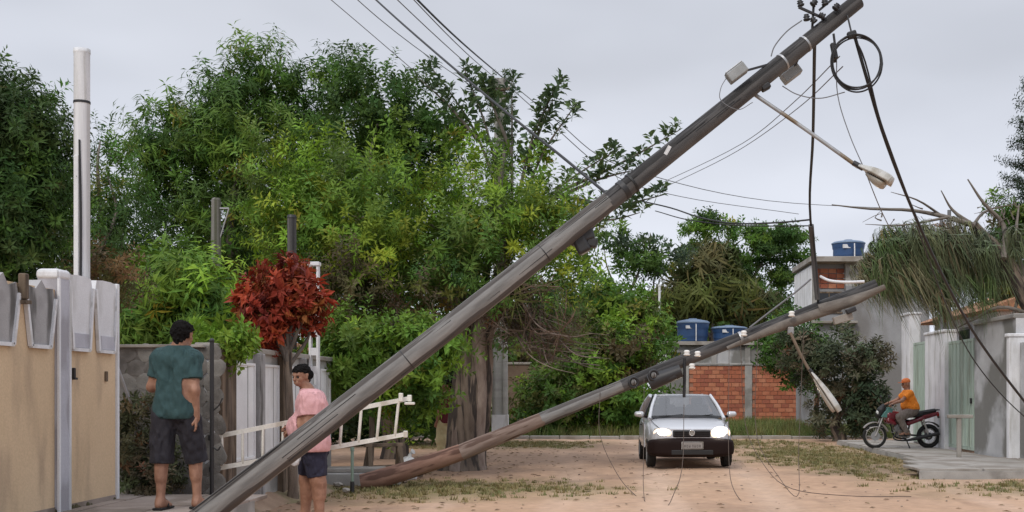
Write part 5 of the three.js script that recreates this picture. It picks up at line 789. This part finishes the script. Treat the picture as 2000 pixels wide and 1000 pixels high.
// ---------- motorcycle and rider ----------
{
  const s = 26.85, base = P(1762, 0, s), t = thing('motorcycle', 'red and black small motorcycle with spoked wheels standing on the right pavement', 'motorcycle', [base.x, 0.1, -s], 0.06);
  const red = plain(0.17, 0.012, 0.022, 0.25, { clearcoat: 0.6 }), teal = plain(0.10, 0.24, 0.22, 0.3), sil = plain(0.45, 0.43, 0.41, 0.4, { metalness: 0.6 });
  const wheel = (x, r, w) => {
    const g = new THREE.Group(); g.name = 'wheel'; g.position.set(x, r, 0); t.add(g);
    obj('tyre', new THREE.TorusGeometry(r - w, w, 10, 36), M.rubber, g); obj('rim', new THREE.TorusGeometry(r - w * 2.1, 0.014, 8, 36).scale(1, 1, 1.6), sil, g); obj('hub', X(new THREE.CylinderGeometry(0.05, 0.05, 0.11, 14), 0, 0, 0, Math.PI / 2), sil, g);
    for (let i = 0; i < 18; i++) { const a = i / 18 * 6.28; obj('spoke', rod(V(Math.cos(a + 0.35) * 0.04, Math.sin(a + 0.35) * 0.04, i % 2 ? 0.04 : -0.04), V(Math.cos(a) * (r - w * 2.1), Math.sin(a) * (r - w * 2.1), 0), 0.0035, 0.0035, 4), sil, g); }
    return g;
  };
  const fw = wheel(-0.665, 0.295, 0.038), rw = wheel(0.635, 0.29, 0.052);
  obj('brake_disc', X(new THREE.CylinderGeometry(0.11, 0.11, 0.006, 24), 0, 0, 0.06, Math.PI / 2), M.steel, fw); obj('drum', X(new THREE.CylinderGeometry(0.09, 0.09, 0.09, 18), 0, 0, 0.0, Math.PI / 2), M.darkSteel, rw);
  obj('fork', [-1, 1].map((z) => rod(V(-0.665, 0.295, z * 0.075), V(-0.45, 0.86, z * 0.075), 0.023, 0.019, 10)), sil, t);
  const arc = (cx, cy, r, a0, a1, w, m, n) => { const o1 = [], o2 = []; for (let i = 0; i <= 12; i++) { const a = lerp(a0, a1, i / 12); o1.push([cx + Math.cos(a) * r, cy + Math.sin(a) * r]); o2.unshift([cx + Math.cos(a) * (r - 0.014), cy + Math.sin(a) * (r - 0.014)]); } obj(n, prism([...o1, ...o2], w, 0.004).translate(0, 0, -w / 2), m, t); };
  arc(-0.665, 0.295, 0.335, 0.35, 2.5, 0.1, plain(0.30, 0.27, 0.26, 0.4), 'front_mudguard'); arc(0.635, 0.29, 0.345, -0.2, 1.9, 0.13, M.black, 'rear_mudguard');
  obj('frame', [tube([V(-0.43, 0.84, 0), V(-0.28, 0.55, 0), V(-0.18, 0.28, 0), V(0.1, 0.22, 0)], [0.02], 8, 5), tube([V(-0.42, 0.8, 0), V(-0.1, 0.72, 0), V(0.25, 0.66, 0), V(0.68, 0.78, 0)], [0.02], 8, 5), rod(V(0.15, 0.32, 0.07), V(0.635, 0.29, 0.07), 0.02), rod(V(0.15, 0.32, -0.07), V(0.635, 0.29, -0.07), 0.02), rod(V(0.2, 0.66, 0), V(0.12, 0.3, 0), 0.024)], M.black, t);
  obj('shock_absorber', [-1, 1].map((z) => rod(V(0.6, 0.33, z * 0.09), V(0.48, 0.7, z * 0.09), 0.028, 0.022, 10)), sil, t);
  obj('engine', [rb(0.3, 0.17, 0.2, 0.03, 0.02, 0.35, 0), X(new THREE.CylinderGeometry(0.09, 0.09, 0.26, 18), 0.08, 0.33, 0, Math.PI / 2), rb(0.13, 0.2, 0.14, 0.02, -0.13, 0.46, 0, 0, 0, 0.5), ...[0, 1, 2, 3].map((i) => rb(0.18, 0.012, 0.18, 0.003, -0.17 + 0.02 * i, 0.42 + i * 0.035, 0, 0, 0, 0.5))], M.dirtyMetal, t);
  obj('exhaust', tube([V(-0.16, 0.4, 0.1), V(-0.24, 0.24, 0.11), V(0.0, 0.19, 0.12), V(0.3, 0.24, 0.13), V(0.85, 0.36, 0.14)], [0.018, 0.018, 0.02, 0.045, 0.042], 10, 5), M.darkSteel, t);
  obj('fuel_tank', snet(field([[V(-0.33, 0.79, 0.03), V(0.0, 0.75, 0.02), 0.12, 0.1], [V(-0.33, 0.79, -0.03), V(0.0, 0.75, -0.02), 0.12, 0.1], [V(-0.36, 0.66, 0.1), V(-0.22, 0.6, 0.1), 0.06, 0.05], [V(-0.36, 0.66, -0.1), V(-0.22, 0.6, -0.1), 0.06, 0.05]], 0.05), [-0.6, 0.4, -0.25], [0.2, 1.0, 0.25], 0.018), red, t);
  obj('side_cover', snet(field([[V(0.12, 0.6, 0.08), V(0.45, 0.7, 0.08), 0.06, 0.04], [V(0.12, 0.6, -0.08), V(0.45, 0.7, -0.08), 0.06, 0.04], [V(0.4, 0.72, 0), V(0.85, 0.83, 0), 0.08, 0.05]], 0.05), [0, 0.45, -0.2], [1, 1, 0.2], 0.018), red, t);
  obj('seat', snet(field([[V(0.02, 0.78, 0.04), V(0.4, 0.8, 0.05), 0.06, 0.065], [V(0.02, 0.78, -0.04), V(0.4, 0.8, -0.05), 0.06, 0.065], [V(0.4, 0.81, 0), V(0.78, 0.9, 0), 0.08, 0.05]], 0.05), [-0.1, 0.65, -0.2], [0.95, 1.05, 0.2], 0.018), M.black, t);
  obj('grab_rail', tube([V(0.5, 0.86, 0.12), V(0.85, 0.92, 0.11), V(0.92, 0.93, 0), V(0.85, 0.92, -0.11), V(0.5, 0.86, -0.12)], [0.014], 8, 4), M.black, t);
  obj('tail_light', rb(0.09, 0.08, 0.12, 0.02, 0.88, 0.80, 0), plain(0.3, 0.01, 0.01, 0.2), t); obj('tail_fender', rb(0.05, 0.24, 0.15, 0.015, 0.93, 0.68, 0, 0, 0, 0.45), M.black, t); obj('rear_plate', rb(0.012, 0.13, 0.17, 0.003, 0.965, 0.66, 0, 0, 0, 0.4), M.slab, t);
  obj('headlamp_cowl', snet(field([[V(-0.5, 0.9, 0), V(-0.56, 0.8, 0), 0.1, 0.085], [V(-0.46, 1.0, 0), V(-0.52, 0.9, 0), 0.06, 0.09]], 0.03), [-0.75, 0.65, -0.2], [-0.3, 1.12, 0.2], 0.018), M.black, t);
  obj('teal_panel', [prism([[-0.54, 0.76], [-0.36, 0.98], [-0.26, 0.93], [-0.3, 0.82], [-0.42, 0.74]], 0.03, 0.006).translate(0, 0, 0.09), prism([[-0.54, 0.76], [-0.36, 0.98], [-0.26, 0.93], [-0.3, 0.82], [-0.42, 0.74]], 0.03, 0.006).translate(0, 0, -0.12)], teal, t);
  obj('headlamp', sph(0.075, -0.6, 0.84, 0, 0.4, 1, 1), plain(0.7, 0.7, 0.68, 0.1), t);
  const hb = obj('handlebar', tube([V(-0.33, 1.03, 0.34), V(-0.4, 1.04, 0.2), V(-0.43, 0.95, 0), V(-0.4, 1.04, -0.2), V(-0.33, 1.03, -0.34)], [0.013], 8, 6), M.black, t);
  for (const z of [-1, 1]) { obj('grip', rod(V(-0.37, 1.035, z * 0.24), V(-0.33, 1.03, z * 0.36), 0.019), M.rubber, hb); const m = obj('mirror', [rod(V(-0.4, 1.04, z * 0.2), V(-0.42, 1.2, z * 0.3), 0.006), sph(0.055, -0.42, 1.22, z * 0.31, 0.3, 0.8, 1.1)], M.black, hb); }
  obj('side_stand', rod(V(0.05, 0.25, 0.1), V(0.12, 0.0, 0.22), 0.014), M.black, t); obj('footpeg', rod(V(0.02, 0.3, -0.24), V(0.02, 0.3, 0.24), 0.014), M.rubber, t);
  for (const x of [-0.9, -0.82]) obj('guard_bar', tube([V(-0.5, 0.5, 0.1), V(x * 0.8, 0.52, 0.16), V(x, 0.42 + (x + 0.9), 0.1)], [0.008], 6, 4), sil, t);
  person('person', 'motorcycle rider in orange T-shirt, cap and grey trousers sitting upright', [base.x, 0.1, -s], {
    head: [0.085, 1.535, 0.02], neck: [0.115, 1.40, 0.0], shL: [0.13, 1.315, 0.18], shR: [0.13, 1.315, -0.18], elL: [-0.07, 1.14, 0.26], elR: [-0.07, 1.14, -0.26], wrL: [-0.28, 1.07, 0.28], wrR: [-0.28, 1.07, -0.28],
    hipL: [0.23, 0.90, 0.09], hipR: [0.23, 0.90, -0.09], knL: [-0.12, 0.74, 0.2], knR: [-0.12, 0.74, -0.2], anL: [0.06, 0.385, 0.19], anR: [0.06, 0.385, -0.19], toL: [-0.1, 0.335, 0.2], toR: [-0.1, 0.335, -0.2] },
  { face: [-1, 0, 0.12], look: [-1, -0.08, 0.2], girth: 1.1, belly: 0.05, skin: SK.brown, shirt: cloth(0.85, 0.25, 0.022), pants: cloth(0.19, 0.155, 0.135), cap: cloth(0.62, 0.17, 0.05), hem: 0.93, long: true, cell: 0.016, clothCell: 0.016, headCell: 0.008, handCell: 0.007, curlL: 1.1, curlR: 1.1, palmL: [0, -1, 0], palmR: [0, -1, 0], sandals: true });
}
// ---------- car ----------
{
  const D = 21.15, px = P(1344, 0, D).x, t = thing('hatchback_car', 'silver hatchback with lit headlamps driving toward the viewer on the dirt road', 'car', [px + 0.02, 0.0, -D - 1.93], 0.03);
  const paint = new THREE.MeshPhysicalMaterial({ color: new THREE.Color().setRGB(0.57, 0.575, 0.60), metalness: 0.25, roughness: 0.32, clearcoat: 0.8, clearcoatRoughness: 0.12 });
  const trim = plain(0.014, 0.007, 0.006, 0.7, { specularIntensity: 0.3 }), chrome = plain(0.7, 0.7, 0.7, 0.15, { metalness: 1 });
  const ring = (z, w, yb, yt, n = 4, cx = 0) => { const r = []; for (let i = 0; i < 40; i++) { const a = i / 40 * Math.PI * 2, c = Math.cos(a), s = Math.sin(a), y = (yb + yt) / 2 + Math.sign(s) * Math.pow(Math.abs(s), 2 / n) * (yt - yb) / 2, tum = y > (yb + yt) / 2 ? 1 - 0.05 * (y - (yb + yt) / 2) / (yt - yb) : 1; r.push(V(Math.sign(c) * Math.pow(Math.abs(c), 2 / n) * w * tum, y, z)); } return r.reverse(); };
  // lower body: bonnet slopes up to the screen, doors, tail
  obj('body', loft([ring(1.84, 0.56, 0.52, 0.70, 4), ring(1.80, 0.68, 0.42, 0.745, 4.5), ring(1.70, 0.765, 0.34, 0.79, 5), ring(1.4, 0.80, 0.28, 0.86, 5), ring(1.0, 0.82, 0.26, 0.925, 5), ring(0.75, 0.825, 0.25, 0.945, 5), ring(0.0, 0.825, 0.24, 0.95, 5), ring(-1.2, 0.82, 0.25, 0.955, 5), ring(-1.7, 0.79, 0.3, 0.96, 5), ring(-1.85, 0.74, 0.36, 0.94, 4.5), ring(-1.92, 0.62, 0.42, 0.88, 4)]), paint, t);
  obj('roof', loft([ring(0.16, 0.5, 1.365, 1.385, 3), ring(0.10, 0.55, 1.34, 1.395, 3), ring(-0.35, 0.575, 1.34, 1.405, 3), ring(-1.0, 0.57, 1.34, 1.4, 3), ring(-1.45, 0.54, 1.32, 1.385, 3), ring(-1.52, 0.48, 1.335, 1.36, 3)]), paint, t);
  const A = V(0.735, 0.93, 0.86), B = V(0.555, 1.375, 0.13), C = V(0.55, 1.36, -1.4), E = V(0.72, 0.95, -1.78), mx = (v) => V(-v.x, v.y, v.z), quad = (a, b, c, d, bow = V(0, 0, 0), n = 8) => { const pos = [], idx = []; for (let i = 0; i <= n; i++) for (let j = 0; j <= n; j++) { const u = i / n, v = j / n, p = a.clone().lerp(b, u).lerp(d.clone().lerp(c, u), v).addScaledVector(bow, (1 - (2 * u - 1) ** 2)); pos.push(p.x, p.y, p.z); } for (let i = 0; i < n; i++) for (let j = 0; j < n; j++) { const q = i * (n + 1) + j; idx.push(q, q + n + 1, q + 1, q + 1, q + n + 1, q + n + 2); } const g = new THREE.BufferGeometry(); g.setAttribute('position', new THREE.Float32BufferAttribute(pos, 3)); g.setIndex(idx); g.computeVertexNormals(); return boxUV(g); };
  const glass = new THREE.MeshPhysicalMaterial({ color: new THREE.Color().setRGB(0.3, 0.31, 0.34), transmission: 0.9, thickness: 0, roughness: 0.05, ior: 1.85, side: THREE.DoubleSide });
  obj('windscreen', quad(mx(A).add(V(0.03, 0.01, 0)), A.clone().add(V(-0.03, 0.01, 0)), B.clone().add(V(-0.02, -0.01, 0.02)), mx(B).add(V(0.02, -0.01, 0.02)), V(0, 0.02, 0.06)), glass, t);
  obj('screen_border', [quad(mx(A).add(V(0.03, 0.0, 0.02)), A.clone().add(V(-0.03, 0.0, 0.02)), A.clone().lerp(B, 0.07).add(V(-0.03, 0.012, 0.02)), mx(A).lerp(mx(B), 0.07).add(V(0.03, 0.012, 0.02)), V(0, 0.02, 0.065))], M.black, t);
  for (const s of [1, -1]) {
    const k = (v) => (s > 0 ? v.clone() : mx(v)), m1 = A.clone().lerp(E, 0.47), m2 = B.clone().lerp(C, 0.35);
    obj('pillar', tube([k(A).add(V(0, -0.02, 0.03)), k(A.clone().lerp(B, 0.5)).add(V(s * 0.012, 0.01, 0.01)), k(B)], [0.042, 0.036, 0.034], 8, 5), paint, t); obj('rear_pillar', tube([k(C), k(C.clone().lerp(E, 0.5)).add(V(s * 0.02, 0, 0)), k(E)], [0.06, 0.08, 0.09], 8, 5), paint, t);
    obj('door_pillar', rod(k(m1).add(V(s * 0.01, 0, 0)), k(m2), 0.035, 0.03), M.black, t);
    obj('side_window', quad(k(A), k(E), k(C), k(B), V(s * 0.02, 0, 0)), glass, t);
    const d = obj('door', prism([[-0.02, 0.36], [0.84, 0.36], [0.82, 0.8], [-0.02, 0.85]].map(([a, b]) => [a - 0.15, b]), 0.014, 0.006).rotateY(s * Math.PI / 2).translate(s * 0.815, 0.0, 0.6 - (s > 0 ? 0 : 0.55)), paint, t); obj('handle', rb(0.03, 0.03, 0.14, 0.01, s * 0.84, 0.78, -0.1), trim, d);
    const mm = obj('mirror', snet(field([[V(s * 0.88, 1.0, 0.66), V(s * 0.97, 1.005, 0.64), 0.06, 0.052]], 0.01), [Math.min(s * 0.78, s * 1.06), 0.9, 0.55], [Math.max(s * 0.78, s * 1.06), 1.1, 0.76], 0.012), paint, t); obj('mirror_arm', rod(V(s * 0.76, 0.95, 0.68), V(s * 0.9, 0.975, 0.66), 0.025), trim, mm);
    for (const z of [1.22, -1.2]) { const g = new THREE.Group(); g.name = 'wheel'; g.position.set(s * 0.73, 0.28, z); t.add(g); obj('tyre', lathe([[0.19, -0.085], [0.265, -0.085], [0.28, -0.06], [0.282, 0.06], [0.265, 0.085], [0.19, 0.085]], 32).rotateZ(Math.PI / 2), M.rubber, g); obj('rim', lathe([[0, 0.06], [0.05, 0.07], [0.14, 0.05], [0.18, 0.08], [0.192, 0.084], [0.192, -0.08]], 24).rotateZ(-s * Math.PI / 2), M.dirtyMetal, g); }
    // headlamp
    const hl = new THREE.Group(); hl.name = 'headlight'; hl.position.set(s * 0.545, 0.665, 1.735); hl.rotation.y = s * 0.3; t.add(hl);
    obj('lamp_housing', rb(0.34, 0.2, 0.1, 0.045, 0, 0, 0.0), M.lampGray, hl);
    const lit = new THREE.MeshStandardMaterial({ color: 0xffffff, emissive: new THREE.Color(1, 0.9, 0.74), emissiveIntensity: s > 0 ? 16 : 9, roughness: 0.3 }), halo = new THREE.MeshStandardMaterial({ color: 0xffffff, emissive: new THREE.Color(1, 0.66, 0.36), emissiveIntensity: s > 0 ? 1.5 : 0.9, roughness: 0.2 });
    obj('lens', sph(0.1, s > 0 ? -0.01 : 0.01, 0.0, 0.05, s > 0 ? 2.0 : 1.8, s > 0 ? 1.3 : 0.98, 0.42, 18), halo, hl);
    obj('lit_lamp', sph(0.085, s > 0 ? -0.01 : 0.01, 0.005, 0.07, s > 0 ? 1.5 : 1.25, s > 0 ? 1.15 : 0.75, 0.5, 18), lit, hl);
    const lp = new THREE.SpotLight(new THREE.Color(1, 0.86, 0.66), s > 0 ? 7 : 5, 40, 0.5, 0.9, 2); lp.position.set(px + s * 0.545, 0.66, -D + 0.03); lp.target.position.set(px * 0.6 + s * 0.4, 0.7, -D + 14); lp.castShadow = true; lp.shadow.radius = 3; scene.add(lp, lp.target);
    obj('fog_recess', rb(0.2, 0.08, 0.06, 0.02, s * 0.5, 0.34, 1.845, 0, s * 0.2), M.black, t);
  }
  // nose: grille, bumper, plate, emblem
  obj('bumper', loft([ring(1.95, 0.5, 0.27, 0.50, 5), ring(1.925, 0.66, 0.24, 0.545, 5), ring(1.86, 0.765, 0.215, 0.575, 5), ring(1.7, 0.825, 0.205, 0.59, 5), ring(1.52, 0.83, 0.21, 0.58, 5)]), trim, t);
  const gr = obj('grille', rb(0.72, 0.13, 0.06, 0.025, 0, 0.655, 1.83), M.black, t); for (let i = 0; i < 3; i++) obj('grille_bar', rb(0.66, 0.012, 0.02, 0.004, 0, 0.615 + i * 0.038, 1.866), trim, gr);
  obj('bonnet_lip', rb(1.02, 0.03, 0.06, 0.012, 0, 0.737, 1.80, 0.3), paint, t);
  for (const s of [1, -1]) obj('bonnet_seam', tube([V(s * 0.60, 0.752, 1.79), V(s * 0.69, 0.845, 1.4), V(s * 0.735, 0.925, 0.98)], [0.006], 6, 5), M.black, t);
  obj('lower_intake', rb(0.8, 0.1, 0.05, 0.02, 0, 0.31, 1.93), M.black, t);
  const em = new THREE.Group(); em.name = 'emblem'; em.position.set(0, 0.672, 1.87); t.add(em);
  obj('ring', new THREE.TorusGeometry(0.05, 0.009, 8, 28), chrome, em); obj('backing', X(new THREE.CylinderGeometry(0.05, 0.05, 0.01, 24), 0, 0, -0.006, Math.PI / 2), M.lampGray, em);
  obj('letter_mark', [[-0.026, 0.042, 0, 0.004], [0.026, 0.042, 0, 0.004], [-0.046, 0.018, -0.02, -0.044], [-0.02, -0.044, 0, -0.006], [0.046, 0.018, 0.02, -0.044], [0.02, -0.044, 0, -0.006]].map(([a, b, c, d]) => bar(V(a, b, 0.004), V(c, d, 0.004), 0.009, 0.007)), chrome, em);
  const cv = document.createElement('canvas'); cv.width = 256; cv.height = 84; const cx = cv.getContext('2d'); cx.fillStyle = '#8f8a86'; cx.fillRect(0, 0, 256, 84); cx.strokeStyle = '#3a3634'; cx.lineWidth = 5; cx.strokeRect(4, 4, 248, 76); cx.fillStyle = '#4a4542'; cx.fillRect(36, 22, 184, 3); cx.filter = 'none'; for (let i = 0; i < 7; i++) { const x = 26 + i * 29 + (i > 2 ? 8 : 0); cx.fillRect(x, 34, 6, 34); cx.fillRect(x + 14, 34, 6, 34); cx.fillRect(x, i % 2 ? 34 : 49, 20, 6); cx.fillRect(x, i % 3 ? 62 : 34, 20, 6); }
  const tx = new THREE.CanvasTexture(cv); tx.colorSpace = THREE.SRGBColorSpace;
  const pl = obj('number_plate', rb(0.41, 0.14, 0.012, 0.004, 0, 0.44, 1.962), M.lampGray, t); obj('plate_print', new THREE.PlaneGeometry(0.395, 0.125).translate(0, 0.44, 1.97), new THREE.MeshStandardMaterial({ map: tx, roughness: 0.6 }), pl);
  for (const s of [1, -1]) obj('wiper', bar(V(s * 0.3 - 0.25, 0.955, 0.93), V(s * 0.3 + 0.22, 1.0, 0.86), 0.014, 0.014), M.black, t);
  // cabin
  obj('dashboard', rb(1.3, 0.16, 0.4, 0.05, 0, 0.9, 0.5), M.black, t);
  obj('steering_wheel', new THREE.TorusGeometry(0.17, 0.016, 8, 24).rotateX(-0.4).translate(0.33, 0.98, 0.24), M.black, t);
  for (const s of [1, -1]) { const st = obj('seat', [rb(0.46, 0.62, 0.16, 0.06, s * 0.34, 0.88, -0.35, -0.2), rb(0.46, 0.14, 0.46, 0.05, s * 0.34, 0.55, -0.1)], M.darkSteel, t); obj('headrest', rb(0.24, 0.16, 0.1, 0.04, s * 0.34, 1.25, -0.42), M.darkSteel, st); }
  obj('rear_bench', rb(1.2, 0.55, 0.2, 0.06, 0, 0.85, -1.2, -0.2), M.darkSteel, t);
}
renderer.render(scene, camera);
